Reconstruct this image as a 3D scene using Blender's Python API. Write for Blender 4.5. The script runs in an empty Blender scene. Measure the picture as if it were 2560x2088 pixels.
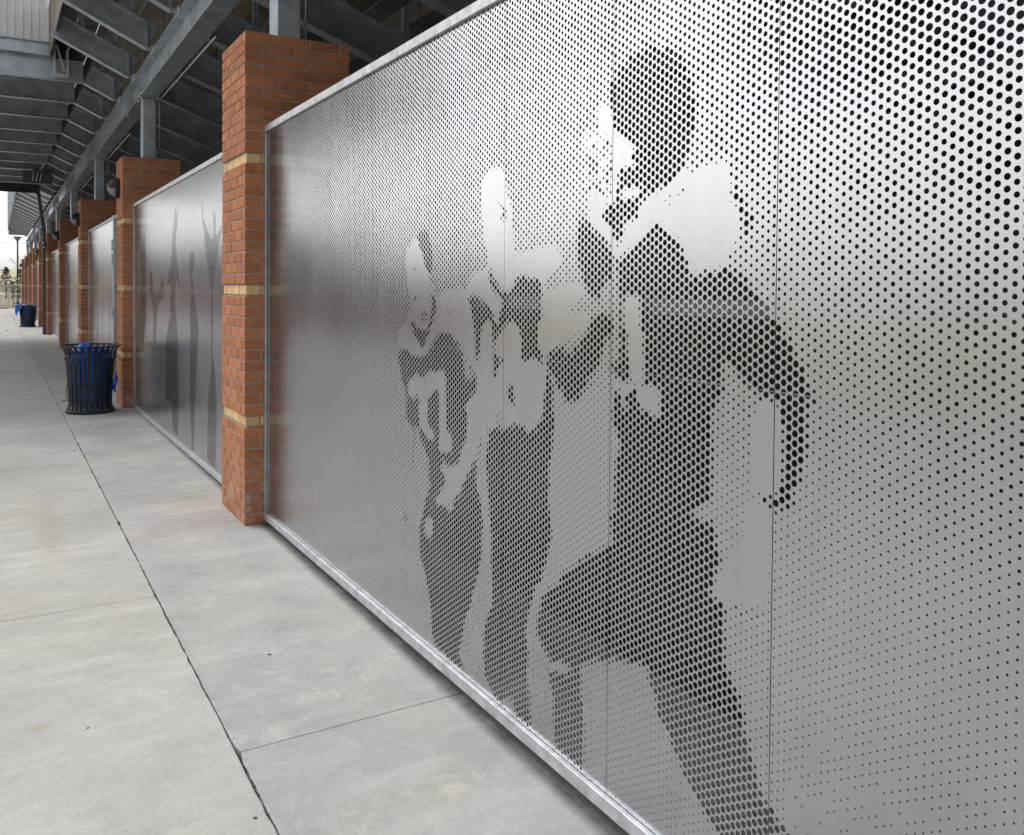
import bpy, bmesh, math, random
import numpy as np
from mathutils import Vector, Matrix
random.seed(7)
RNG = np.random.default_rng(11)
scene = bpy.context.scene
COL = scene.collection
R = math.radians

# ------------------------------------------------------------------ camera
CAM_H = 1.475
def cam_axes(yaw, pitch, roll):
    f = Vector((math.sin(yaw)*math.cos(pitch), math.cos(yaw)*math.cos(pitch), math.sin(pitch)))
    r = Vector((math.cos(yaw), -math.sin(yaw), 0.0))
    u = r.cross(f)
    return r*math.cos(roll)+u*math.sin(roll), u*math.cos(roll)-r*math.sin(roll), f
cr, cu, cf = cam_axes(0.514354, -0.019937, 0.006934)
cd = bpy.data.cameras.new('camera')
cam = bpy.data.objects.new('camera', cd)
COL.objects.link(cam)
cam.matrix_world = Matrix(((cr.x, cu.x, -cf.x, 0), (cr.y, cu.y, -cf.y, 0), (cr.z, cu.z, -cf.z, CAM_H), (0, 0, 0, 1)))
cd.sensor_fit = 'HORIZONTAL'
cd.sensor_width = 36.0
cd.lens = 36.0*2086.893400/2560.0
cd.shift_x = 0.042951
cd.shift_y = -0.109639
cd.clip_start = 0.05
cd.clip_end = 3000
scene.camera = cam

# ------------------------------------------------------------------ light
SUN_EL, SUN_AZ = R(50), R(-30)      # azimuth measured from +Y towards +X
world = bpy.data.worlds.new('World')
scene.world = world
world.use_nodes = True
wn, wl = world.node_tree.nodes, world.node_tree.links
wn.clear()
sky = wn.new('ShaderNodeTexSky')
sky.sky_type = 'NISHITA'
sky.sun_disc = False
sky.sun_elevation = SUN_EL
sky.sun_rotation = SUN_AZ
sky.air_density = 1.0
sky.dust_density = 3.0
sky.ozone_density = 0.6
hsv = wn.new('ShaderNodeHueSaturation')
hsv.inputs['Saturation'].default_value = 0.11
bgn = wn.new('ShaderNodeBackground')
bgn.inputs['Strength'].default_value = 0.15
out = wn.new('ShaderNodeOutputWorld')
wl.new(sky.outputs[0], hsv.inputs['Color'])
wl.new(hsv.outputs[0], bgn.inputs['Color'])
wl.new(bgn.outputs[0], out.inputs['Surface'])
sl = bpy.data.lights.new('sun', 'SUN')
sl.energy = 0.8
sl.angle = R(35)
sl.color = (1.0, 0.97, 0.93)
sun = bpy.data.objects.new('sun', sl)
COL.objects.link(sun)
sd = Vector((math.sin(SUN_AZ)*math.cos(SUN_EL), math.cos(SUN_AZ)*math.cos(SUN_EL), math.sin(SUN_EL)))
sun.rotation_euler = (-sd).to_track_quat('-Z', 'Y').to_euler()
scene.view_settings.view_transform = 'Standard'
scene.view_settings.look = 'None'
scene.view_settings.exposure = 0.6
scene.view_settings.gamma = 1.0
scene.view_settings.use_curve_mapping = False

# ------------------------------------------------------------------ helpers
class MB:
    def __init__(s): s.v = []; s.f = []
    def add(s, vs, fs):
        b = len(s.v); s.v += [tuple(v) for v in vs]; s.f += [tuple(i+b for i in f) for f in fs]; return s
    def box(s, x0, x1, y0, y1, z0, z1):
        return s.add([(x0,y0,z0),(x1,y0,z0),(x1,y1,z0),(x0,y1,z0),(x0,y0,z1),(x1,y0,z1),(x1,y1,z1),(x0,y1,z1)],
                     [(0,3,2,1),(4,5,6,7),(0,1,5,4),(1,2,6,5),(2,3,7,6),(3,0,4,7)])
    def bar(s, a, b, w, h, up=(0,0,1)):
        a, b = Vector(a), Vector(b); d = (b-a).normalized(); up = Vector(up)
        if abs(d.dot(up)) > .98: up = Vector((1,0,0))
        r = d.cross(up).normalized()*w/2; u = r.cross(d).normalized()*h/2
        vs = [a-r-u, a+r-u, a+r+u, a-r+u, b-r-u, b+r-u, b+r+u, b-r+u]
        return s.add(vs, [(0,1,2,3)[::-1],(4,5,6,7),(0,1,5,4),(1,2,6,5),(2,3,7,6),(3,0,4,7)])
    def tube(s, pts, rad, n=8, caps=True):
        pts = [Vector(p) for p in pts]; k = len(pts); rads = rad if isinstance(rad, (list, tuple)) else [rad]*k
        vs = []; fs = []; ref = None
        for i, p in enumerate(pts):
            d = (pts[min(i+1,k-1)]-pts[max(i-1,0)]).normalized()
            if ref is None:
                ref = Vector((0,0,1)) if abs(d.z) < .9 else Vector((1,0,0))
            r = d.cross(ref).normalized(); u = r.cross(d).normalized(); ref = u
            for j in range(n):
                a = 2*math.pi*j/n; vs.append(p+(r*math.cos(a)+u*math.sin(a))*rads[i])
        for i in range(k-1):
            for j in range(n):
                fs.append((i*n+j, i*n+(j+1)%n, (i+1)*n+(j+1)%n, (i+1)*n+j))
        if caps: fs += [tuple(range(n))[::-1], tuple(range((k-1)*n, k*n))]
        return s.add(vs, fs)
    def prism(s, prof, axis, a, b):
        # prof: list of 2d points; axis 'y': (x,z) extruded a..b along y ; 'x': (y,z) ; 'z': (x,y)
        n = len(prof); vs = []
        for t in (a, b):
            for p in prof:
                vs.append({'y': (p[0], t, p[1]), 'x': (t, p[0], p[1]), 'z': (p[0], p[1], t)}[axis])
        return s.add(vs, [tuple(range(n)), tuple(range(n, 2*n))[::-1]]+[(i, i+n, (i+1)%n+n, (i+1)%n) for i in range(n)])
    def lathe(s, prof, n=24, c=(0,0,0), closed=False):
        k = len(prof); vs = []; fs = []
        for r, z in prof:
            for j in range(n):
                a = 2*math.pi*j/n; vs.append((c[0]+r*math.cos(a), c[1]+r*math.sin(a), c[2]+z))
        for i in range(k-1+(1 if closed else 0)):
            i2 = (i+1) % k
            for j in range(n): fs.append((i*n+j, i*n+(j+1)%n, i2*n+(j+1)%n, i2*n+j))
        return s.add(vs, fs)
    def mesh(s, name, mat=None, smooth=False, bevel=0, fix=True):
        me = bpy.data.meshes.new(name)
        me.from_pydata(s.v, [], s.f)
        if fix or bevel:
            bm = bmesh.new(); bm.from_mesh(me)
            if bevel: bmesh.ops.bevel(bm, geom=bm.edges[:], offset=bevel, segments=1, affect='EDGES')
            bmesh.ops.recalc_face_normals(bm, faces=bm.faces[:])
            bm.to_mesh(me); bm.free()
        if mat: me.materials.append(mat)
        if smooth:
            for p in me.polygons: p.use_smooth = True
        return me
    def obj(s, name, mat, parent=None, smooth=False, bevel=0, fix=True, **tags):
        return link(name, s.mesh(name, mat, smooth, bevel, fix), parent, **tags)
def link(name, me, parent=None, loc=None, rotz=0, **tags):
    o = bpy.data.objects.new(name, me); COL.objects.link(o)
    if parent: o.parent = parent
    if loc is not None: o.location = loc
    if rotz: o.rotation_euler = (0, 0, rotz)
    for k, v in tags.items(): o[k] = v
    return o
def thing(name, label, category, loc=(0,0,0), group=None, rotz=0):
    o = link(name, None, None, loc, rotz, label=label, category=category)
    if group: o['group'] = group
    return o
def structure(o): o['kind'] = 'structure'; return o
def stuff(o): o['kind'] = 'stuff'; return o

# ------------------------------------------------------------------ materials
def mat(name, color, rough=.6, metal=0.0, noise=0, scale=8, bump=0, bscale=60, detail=6, spec=None, objrand=0, stretch=None, wave=0):
    m = bpy.data.materials.new(name); m.use_nodes = True
    n, l = m.node_tree.nodes, m.node_tree.links
    b = n['Principled BSDF']
    b.inputs['Roughness'].default_value = rough
    b.inputs['Metallic'].default_value = metal
    if spec is not None: b.inputs['Specular IOR Level'].default_value = spec
    col = None
    rgb = n.new('ShaderNodeRGB'); rgb.outputs[0].default_value = (*color, 1); col = rgb.outputs[0]
    tc = n.new('ShaderNodeTexCoord'); vec = tc.outputs['Object']
    if objrand:
        oi0 = n.new('ShaderNodeObjectInfo'); va = n.new('ShaderNodeVectorMath'); va.operation = 'MULTIPLY_ADD'
        va.inputs[1].default_value = (37, 53, 71); l.new(oi0.outputs['Random'], va.inputs[0]); l.new(vec, va.inputs[2]); vec = va.outputs[0]
    if stretch:
        mp = n.new('ShaderNodeMapping'); mp.inputs['Scale'].default_value = stretch
        l.new(vec, mp.inputs['Vector']); vec = mp.outputs[0]
    if noise:
        t = n.new('ShaderNodeTexNoise'); t.inputs['Scale'].default_value = scale; t.inputs['Detail'].default_value = detail
        t.inputs['Roughness'].default_value = .65
        l.new(vec, t.inputs['Vector'])
        mr = n.new('ShaderNodeMapRange'); mr.inputs['From Min'].default_value = .3; mr.inputs['From Max'].default_value = .7
        mr.inputs['To Min'].default_value = 1-noise; mr.inputs['To Max'].default_value = 1+noise
        l.new(t.outputs['Fac'], mr.inputs['Value'])
        mx = n.new('ShaderNodeVectorMath'); mx.operation = 'SCALE'
        l.new(col, mx.inputs[0]); l.new(mr.outputs[0], mx.inputs['Scale']); col = mx.outputs[0]
    if objrand:
        oi = n.new('ShaderNodeObjectInfo')
        mr = n.new('ShaderNodeMapRange'); mr.inputs['To Min'].default_value = 1-objrand; mr.inputs['To Max'].default_value = 1+objrand
        l.new(oi.outputs['Random'], mr.inputs['Value'])
        mx = n.new('ShaderNodeVectorMath'); mx.operation = 'SCALE'
        l.new(col, mx.inputs[0]); l.new(mr.outputs[0], mx.inputs['Scale']); col = mx.outputs[0]
    l.new(col, b.inputs['Base Color'])
    if bump:
        t = n.new('ShaderNodeTexNoise'); t.inputs['Scale'].default_value = bscale; t.inputs['Detail'].default_value = 5
        l.new(vec, t.inputs['Vector'])
        bp = n.new('ShaderNodeBump'); bp.inputs['Strength'].default_value = bump; bp.inputs['Distance'].default_value = .01
        l.new(t.outputs['Fac'], bp.inputs['Height']); l.new(bp.outputs[0], b.inputs['Normal'])
    return m
M = {}
M['brick'] = mat('red_brick', (.405,.165,.080), .88, noise=.24, scale=26, bump=.5, bscale=160, objrand=.14, spec=.25)
def efflorescence(m):
    n, l = m.node_tree.nodes, m.node_tree.links; b = n['Principled BSDF']
    src = b.inputs['Base Color'].links[0].from_socket
    g = n.new('ShaderNodeNewGeometry'); sp = n.new('ShaderNodeSeparateXYZ'); l.new(g.outputs['Position'], sp.inputs[0])
    t = n.new('ShaderNodeTexNoise'); t.inputs['Scale'].default_value = 7; t.inputs['Detail'].default_value = 6; t.inputs['Roughness'].default_value = .7; l.new(g.outputs['Position'], t.inputs['Vector'])
    r = n.new('ShaderNodeMapRange'); r.inputs['From Min'].default_value = .42; r.inputs['From Max'].default_value = .0; l.new(sp.outputs['Z'], r.inputs['Value'])
    q = n.new('ShaderNodeMapRange'); q.inputs['From Min'].default_value = .52; q.inputs['From Max'].default_value = .68; l.new(t.outputs['Fac'], q.inputs['Value'])
    k = n.new('ShaderNodeMath'); k.operation = 'MULTIPLY'; l.new(r.outputs[0], k.inputs[0]); l.new(q.outputs[0], k.inputs[1])
    mx = n.new('ShaderNodeMixRGB'); mx.inputs[2].default_value = (.50, .42, .36, 1); l.new(k.outputs[0], mx.inputs[0]); l.new(src, mx.inputs[1]); l.new(mx.outputs[0], b.inputs['Base Color'])
efflorescence(M['brick'])
M['tan_brick'] = mat('tan_brick', (.60,.41,.21), .85, noise=.12, scale=26, bump=.4, bscale=160, objrand=.12, spec=.25)
M['mortar'] = mat('mortar', (.36,.33,.30), .95, noise=.15, scale=40, bump=.5, bscale=200, spec=.2)
def sheet_material():
    m = bpy.data.materials.new('brushed_aluminium_sheet'); m.use_nodes = True
    n, l = m.node_tree.nodes, m.node_tree.links; b = n['Principled BSDF']
    b.inputs['Metallic'].default_value = 1.0
    tc = n.new('ShaderNodeTexCoord'); oi = n.new('ShaderNodeObjectInfo')
    off = n.new('ShaderNodeVectorMath'); off.operation = 'MULTIPLY_ADD'; off.inputs[1].default_value = (0, 13, 29)
    l.new(oi.outputs['Random'], off.inputs[0]); l.new(tc.outputs['Object'], off.inputs[2])
    def noise(sc, det, stretch):
        mp = n.new('ShaderNodeMapping'); mp.inputs['Scale'].default_value = stretch; l.new(off.outputs[0], mp.inputs['Vector'])
        t = n.new('ShaderNodeTexNoise'); t.inputs['Scale'].default_value = sc; t.inputs['Detail'].default_value = det; l.new(mp.outputs[0], t.inputs['Vector']); return t.outputs['Fac']
    def ramp(f, a, c, lo, hi):
        r = n.new('ShaderNodeMapRange'); r.inputs['From Min'].default_value = a; r.inputs['From Max'].default_value = c
        r.inputs['To Min'].default_value = lo; r.inputs['To Max'].default_value = hi; l.new(f, r.inputs['Value']); return r.outputs[0]
    f = n.new('ShaderNodeMath'); f.operation = 'MULTIPLY'
    l.new(ramp(noise(5, 4, (1, 3.0, .35)), .35, .7, 1.012, .975), f.inputs[0]); l.new(ramp(noise(40, 3, (1, 1, 1)), .3, .7, .98, 1.02), f.inputs[1])
    c = n.new('ShaderNodeVectorMath'); c.operation = 'SCALE'; c.inputs[0].default_value = (.53, .54, .56); l.new(f.outputs[0], c.inputs['Scale'])
    l.new(c.outputs[0], b.inputs['Base Color'])
    l.new(ramp(noise(3, 4, (1, 2.0, .4)), .3, .7, .225, .255), b.inputs['Roughness'])
    bp = n.new('ShaderNodeBump'); bp.inputs['Strength'].default_value = .07; bp.inputs['Distance'].default_value = .006
    l.new(noise(1.6, 1, (1, 1, .7)), bp.inputs['Height']); l.new(bp.outputs[0], b.inputs['Normal'])
    return m
M['sheet'] = sheet_material()
M['galv'] = mat('galvanised_steel', (.47,.50,.53), .42, .8, noise=.25, scale=14, bump=.15, bscale=30)
M['rail'] = mat('dull_steel_rail', (.16,.18,.20), .5, .4, noise=.2)
M['steel'] = mat('grey_galvanised_beam', (.42,.475,.53), .40, .45, noise=.30, scale=5, bump=.1, bscale=20)
M['steel_edge'] = mat('galvanised_pipe', (.55,.56,.56), .4, .8, noise=.1)
M['dark_steel'] = mat('dark_painted_steel', (.045,.05,.06), .5, .2, noise=.15)
M['plank'] = mat('bleacher_plank', (.23,.21,.185), .6, .3, noise=.35, scale=4, objrand=.3)
M['rail_galv'] = mat('dull_galvanised_rail', (.50,.52,.545), .52, .55, noise=.28, scale=16, bump=.15, bscale=40)
M['post'] = mat('grey_painted_post', (.10,.11,.12), .5, .1, noise=.15)
M['ribbed'] = mat('ribbed_wall_paint', (.66,.65,.64), .55, .1, noise=.05, scale=3)
M['clad'] = mat('ribbed_cladding', (.50,.49,.47), .55, .1, noise=.05, scale=3)
M['trim'] = mat('white_trim', (.75,.75,.74), .5, noise=.05)
M['black'] = mat('black_powder_coat', (.006,.009,.020), .42, 0, bump=.05, bscale=300)
M['blackfix'] = mat('black_fixture', (.015,.015,.017), .4)
M['lens'] = mat('grey_lens', (.26,.27,.28), .3)
M['bag'] = mat('blue_plastic_bag', (.008,.10,.52), .25, 0, noise=.35, scale=14, bump=.8, bscale=22)
M['brass'] = mat('brass', (.45,.32,.14), .4, .8)
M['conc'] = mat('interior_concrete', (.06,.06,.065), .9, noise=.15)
M['dirt'] = mat('joint_dirt', (.075,.068,.06), .95, noise=.4, scale=60)
M['weed'] = mat('dry_weed', (.10,.09,.05), .9, noise=.4, scale=60)
M['grassdry'] = mat('dry_grass', (.24,.19,.11), .95, noise=.3, scale=1.5)
M['hill'] = mat('tan_hill', (.40,.33,.20), .95, noise=.2, scale=.05)
M['conifer'] = mat('conifer_foliage', (.035,.05,.03), .9, noise=.4, scale=2)
M['bark'] = mat('bark', (.16,.13,.11), .9, noise=.3)
M['fence'] = mat('galvanised_fence', (.55,.57,.58), .5, .4)
M['soffit'] = mat('soffit_sheet_metal', (.42,.46,.50), .5, .3, noise=.2, scale=2)
M['house'] = mat('pale_siding', (.5,.5,.5), .8)
M['roof'] = mat('slate_blue_roof', (.10,.12,.19), .7, noise=.1)
M['wallbrick'] = mat('far_red_brick', (.34,.17,.12), .9, noise=.2, scale=6)
M['wire'] = mat('wire', (.05,.05,.05), .6)

def concrete(name, base, seed, stain_shade=None, blotch=0, tone=(1,1,1)):
    m = bpy.data.materials.new(name); m.use_nodes = True
    n, l = m.node_tree.nodes, m.node_tree.links
    b = n['Principled BSDF']; b.inputs['Roughness'].default_value = .95; b.inputs['Specular IOR Level'].default_value = .12
    tc = n.new('ShaderNodeTexCoord')
    mp = n.new('ShaderNodeMapping'); mp.inputs['Location'].default_value = (seed*3.1, seed*1.7, 0); l.new(tc.outputs['Object'], mp.inputs['Vector'])
    def noise(sc, det, rough=.6, vec=mp.outputs[0], dist=0):
        t = n.new('ShaderNodeTexNoise'); t.inputs['Scale'].default_value = sc; t.inputs['Detail'].default_value = det
        t.inputs['Roughness'].default_value = rough; t.inputs['Distortion'].default_value = dist; l.new(vec, t.inputs['Vector']); return t.outputs['Fac']
    def ramp(f, a, b_, c0, c1):
        r = n.new('ShaderNodeMapRange'); r.inputs['From Min'].default_value = a; r.inputs['From Max'].default_value = b_
        r.inputs['To Min'].default_value = c0; r.inputs['To Max'].default_value = c1; l.new(f, r.inputs['Value']); return r.outputs[0]
    def mul(a, b_):
        k = n.new('ShaderNodeMath'); k.operation = 'MULTIPLY'; l.new(a, k.inputs[0]); l.new(b_, k.inputs[1]); return k.outputs[0]
    f = mul(ramp(noise(1.1, 5, .6, dist=.6), .3, .7, .85, 1.10), ramp(noise(6, 6, .7), .3, .7, .93, 1.06))
    f = mul(f, ramp(noise(90, 3), .25, .75, .90, 1.10)); f = mul(f, ramp(noise(28, 5, .75), .3, .7, .93, 1.07))
    st = n.new('ShaderNodeMapping'); st.inputs['Scale'].default_value = (.7, 3.5, 1); st.inputs['Location'].default_value = (seed, 2*seed, 0); l.new(tc.outputs['Object'], st.inputs['Vector'])
    f = mul(f, ramp(noise(2.2, 4, .6, st.outputs[0]), .50, .70, 1.0, 1.13))       # pale laitance streaks across the slab
    f = mul(f, ramp(noise(2.7, 6, .7), .58, .76, 1.0, .84))                        # darker blotches
    f = mul(f, ramp(noise(240, 2), .68, .8, 1.0, .7))                              # specks
    col = n.new('ShaderNodeVectorMath'); col.operation = 'SCALE'; col.inputs[0].default_value = base; l.new(f, col.inputs['Scale'])
    c = col.outputs[0]
    tint = n.new('ShaderNodeMixRGB'); tint.blend_type = 'MULTIPLY'; tint.inputs[2].default_value = (1.01, .99, .955, 1)
    l.new(ramp(noise(.8, 3), .45, .65, 0, 1), tint.inputs[0]); l.new(c, tint.inputs[1]); c = tint.outputs[0]
    if blotch:
        bl = n.new('ShaderNodeMixRGB'); bl.blend_type = 'MIX'; bl.inputs[2].default_value = (.55, .53, .475, 1)
        q = mul(ramp(noise(1.3, 2, .5), .44, .62, 0, 1), ramp(noise(7, 7, .72, dist=.4), .53, .66, 0, blotch))
        l.new(q, bl.inputs[0]); l.new(c, bl.inputs[1]); c = bl.outputs[0]
        cb = n.new('ShaderNodeMixRGB'); cb.blend_type = 'MULTIPLY'; cb.inputs[2].default_value = (.90, .90, .94, 1)
        l.new(ramp(noise(1.7, 4, .6), .42, .62, 0, 1), cb.inputs[0]); l.new(c, cb.inputs[1]); c = cb.outputs[0]
    for sx, sy, rx, ry, tcol, amt in (stain_shade or []):
        sm = n.new('ShaderNodeMapping'); sm.inputs['Location'].default_value = (-sx/rx, -sy/ry, 0); sm.inputs['Scale'].default_value = (1/rx, 1/ry, 0)
        l.new(tc.outputs['Object'], sm.inputs['Vector'])
        ln = n.new('ShaderNodeVectorMath'); ln.operation = 'LENGTH'; l.new(sm.outputs[0], ln.inputs[0])
        fac = mul(ramp(ln.outputs['Value'], 1.0, .2, 0, amt), ramp(noise(9, 5, .7), .35, .65, (.2 if rx > .09 or ry < 5 else .7), 1))
        mx = n.new('ShaderNodeMixRGB'); mx.blend_type = 'MULTIPLY'; mx.inputs[2].default_value = (*tcol, 1)
        l.new(fac, mx.inputs[0]); l.new(c, mx.inputs[1]); c = mx.outputs[0]
    l.new(c, b.inputs['Base Color'])
    bp = n.new('ShaderNodeBump'); bp.inputs['Strength'].default_value = .25; bp.inputs['Distance'].default_value = .004
    l.new(noise(110, 4), bp.inputs['Height']); l.new(bp.outputs[0], b.inputs['Normal'])
    return m
RUST = (.80,.62,.42)
M['slab_path'] = concrete('path_concrete', (.45,.442,.425), 1, [(.27,5.6,.10,1.0,(.88,.80,.69),.8),(.13,3.1,.06,.05,(.85,.72,.55),.8),(.1,7.6,.5,.12,(.78,.78,.78),.7),(.42,8.2,.2,.10,(.8,.8,.8),.6)])
M['slab_edge'] = concrete('edge_concrete', (.43,.424,.41), 4, [(1.15,5.9,.35,.55,(.93,.83,.72),.7),(1.0,5.3,.45,.25,(.93,.86,.76),.6),(1.05,3.6,.3,.5,(.90,.90,.93),.5),(1.455,2.5,.055,14.0,(.22,.23,.26),1.0)], blotch=.75)  # last entry: contact shadow of the lower rail painted in, with some dirt
M['lot'] = concrete('lot_concrete', (.40,.397,.388), 8)

# ------------------------------------------------------------------ dimensions (metres)
PX, PW = 1.327, .675            # pillar: face towards the path, width away from it
P1Y, BAY, PL = 5.134, 5.702, .594
CRS = .067733                   # brick course
PH = 45*CRS
SX = 1.463                      # plane of the perforated sheets
PANEL = .5536
GX = 1.665                      # girder / column line
def pillar_y(k): return P1Y+BAY*k

# ------------------------------------------------------------------ ground
def slab(name, x0, x1, y0, y1, m, parent, jit=.0035, z1=0.0, th=.10, gap=.0025, crn=0):
    n = max(4, int((y1-y0)/.06)); pts = []
    x0 += gap; x1 -= gap; y0 += gap*.6; y1 -= gap*.6
    for i in range(n+1):
        e = 0 if i in (0, n) else RNG.normal(0, jit)
        pts.append((x1+e-(crn if i in (0, n) else 0), y0+(y1-y0)*i/n))
    for i in range(n+1):
        e = 0 if i in (0, n) else RNG.normal(0, jit*.3)
        pts.append((x0+e+(crn if i in (0, n) else 0), y1-(y1-y0)*i/n))
    k = len(pts); bv = .0022
    cx, cy = (x0+x1)/2, (y0+y1)/2
    def inset(p, d): return (p[0]+(d if p[0] < cx else -d), p[1]+(d if p[1] < cy else -d))
    vs = [(*inset(p, bv), z1) for p in pts]+[(p[0], p[1], z1-bv) for p in pts]+[(p[0], p[1], z1-th) for p in pts]
    fs = [tuple(range(k))]+[(i, i+k, (i+1)%k+k, (i+1)%k) for i in range(k)]+[(i+k, i+2*k, (i+1)%k+2*k, (i+1)%k+k) for i in range(k)]
    return MB().add(vs, fs).obj(name, m, parent)
g = MB(); g.add([(-900,-400,-.12),(900,-400,-.12),(900,1400,-.12),(-900,1400,-.12)], [(0,1,2,3)])
structure(g.obj('ground', M['grassdry'], fix=False))
b = MB().box(-2.7, SX-.05, -6, 66, -.11, -.016)
pave = structure(b.obj('pavement', M['dirt']))
ys = [-6, -3.25, -.32, 2.632, 5.576, 8.55, 11.5, 14.45, 17.4, 20.35, 23.3, 26.25, 29.2, 32.2, 35.2, 38.2, 41.2, 44.2, 47.2, 50.2, 53.2, 56.2, 59.2, 62]
for i in range(len(ys)-1):
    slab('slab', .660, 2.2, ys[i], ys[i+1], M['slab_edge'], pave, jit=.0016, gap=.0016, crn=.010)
ys = [-6, -1.9, 1.13, 4.165, 7.2, 10.25, 13.3, 16.35, 19.4, 22.45, 25.5, 28.6, 31.7, 34.8, 37.9, 41, 44.1, 47.2, 50.3, 53.4, 56.5, 59.6]
for i in range(len(ys)-1):
    slab('slab', -2.6, .656, ys[i], ys[i+1], M['slab_path'], pave, jit=.0016, gap=.0010, crn=.004)
# paved yard left of the path and floor under the stand
structure(MB().box(-7.2, -2.72, -8, 92, -.115, -.006).obj('yard', M['lot']))
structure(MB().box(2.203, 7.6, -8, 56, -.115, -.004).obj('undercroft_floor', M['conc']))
structure(MB().box(-2.72, 7.4, 62.0, 80, -.115, -.03).obj('grass_strip', M['grassdry']))
# grit and dry weeds collected in the long joint
g = MB()
for i in range(1500):
    y = RNG.uniform(1.6, 30) if i % 3 else RNG.uniform(1.6, 9); x = .660+RNG.normal(0, .0035); r = RNG.uniform(.001, .0032)*(2.0 if RNG.random() < .05 else 1)
    if abs(y-3.4) < .8 and RNG.random() < .5: x += abs(RNG.normal(0, .010))
    z = -.004+RNG.uniform(0, .004); a = RNG.uniform(0, 6)
    g.add([(x+r*math.cos(a+t), y+r*1.6*math.sin(a+t), z-.004) for t in (0, 2.1, 4.2)]+[(x, y, z+r)], [(0,1,3),(1,2,3),(2,0,3)])
stuff(g.obj('joint_grit', M['dirt'], fix=False, label='dark grit collected in the long joint between the path slabs', category='grit'))
g = MB()
for i in range(420):
    y = RNG.choice([3.1, 3.4, 3.75, 2.5, 4.9, 6.6])+RNG.normal(0, .16); x = .668+abs(RNG.normal(0, .004))
    a = RNG.uniform(-.9, .9); h = RNG.uniform(.004, .016); t = RNG.uniform(0, 6)
    dx, dy = h*math.sin(a)*1.5, h*math.cos(t)
    g.add([(x-.0008, y, -.006), (x+.0008, y+.0008, -.006), (x+dx, y+dy, -.003+h*.7)], [(0,1,2)])
stuff(g.obj('joint_weeds', M['weed'], fix=False, label='short dry weeds growing in the long joint of the path', category='weeds'))
g = MB()
for x, y, r in [(.95,3.28,.009),(.26,3.02,.006),(.29,2.22,.012),(.13,2.42,.007),(.62,2.28,.007),(.60,8.2,.012),(.93,7.1,.008),(.28,8.4,.007),(.86,9.6,.015),(1.17,8.6,.008),(.97,6.35,.006),(.4,6.8,.006),(.9,4.1,.004),(1.15,4.6,.004),(.75,5.0,.005),(.99,13.6,.02),(.3,31,.06),(.35,44,.05),(.28,55,.05),(.5,48,.04)]:
    a = RNG.uniform(0, 6)
    g.add([(x+r*math.cos(a+t)*RNG.uniform(.7,1.2), y+r*math.sin(a+t)*RNG.uniform(.7,1.2), .0005) for t in (0,1.2,2.5,3.8,5)]+[(x, y, r*.5)], [(0,1,5),(1,2,5),(2,3,5),(3,4,5),(4,0,5)])
stuff(g.obj('path_litter', M['dirt'], fix=False, label='small dark pebbles and crumbs scattered on the concrete path', category='pebbles'))

# ------------------------------------------------------------------ brick pillars
TAN = {11, 23, 35}               # course index counted from the top
def course_bricks(i):
    # boxes (x0,x1,y0,y1) relative to the near outer corner; i = course from top
    tan = i in TAN; j = .0045; q = PL/3.5; o = .011 if tan else 0.0
    out = []
    if tan or i % 2 == 1:            # half brick first on the face seen by the camera
        xs = [0, .1016, .3048, .508, PW]; ysl = [0, q, 2*q, 3*q, PL]; cx, cy = .1016, q
    else:
        xs = [0, .2032, .4064, .6096, PW]; ysl = [0, q*.5, q*1.5, q*2.5, PL]; cx, cy = .2032, q*.5
    out.append((o, cx-j, o, cy-j))                                     # corner brick
    for a, c in zip(xs[1:-1], xs[2:]): out.append((a+j, c-(j if c < PW else o), o, .09))
    for a, c in zip(ysl[1:-1], ysl[2:]): out.append((o, .09, a+j, c-(j if c < PL else o)))
    return out
BRICKS = {}
def brick_mesh(dx, dy, tan):
    k = (round(dx, 4), round(dy, 4), tan)
    if k not in BRICKS:
        h = (CRS-.010)/2
        BRICKS[k] = MB().box(-dx/2, dx/2, -dy/2, dy/2, -h, h).mesh('tan_brick' if tan else 'brick', M['tan_brick' if tan else 'brick'], bevel=.0025)
    return BRICKS[k]
def pillar_core(parent, y0):
    m = MB(); cuts = [-.06]
    for i in sorted(TAN, reverse=True): cuts += [PH-(i+1)*CRS-.003, PH-i*CRS+.003]
    cuts.append(PH-.008)
    for q in range(len(cuts)-1):
        d = .0165 if q % 2 else .0055
        m.box(PX+d, PX+PW-d, y0+d, y0+PL-d, cuts[q], cuts[q+1])
    return m.obj('mortar_core', M['mortar'], parent)
PLAB = ['brick pillar nearest the camera, beside the football player screen', 'second brick pillar, behind the closest blue-lined trash can',
        'third brick pillar, the next one past the second pillar with a dome light', 'fourth brick pillar, just right of the thin fifth one and the bent post',
        'fifth brick pillar, right behind the dark bent steel post', 'sixth brick pillar, just left of the dark bent steel post',
        'seventh brick pillar, third left of the bent steel post counting inwards', 'eighth brick pillar along the screen wall, above the far trash can',
        'ninth brick pillar along the wall, last but one in the row', 'farthest brick pillar, at the end of the row near the fence']
PLAB[2] = 'third brick pillar, between the second and third screens past the near trash can'
PLAB[6] = 'seventh brick pillar, second one to the left of the bent steel post'
shared_wall = {}
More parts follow.
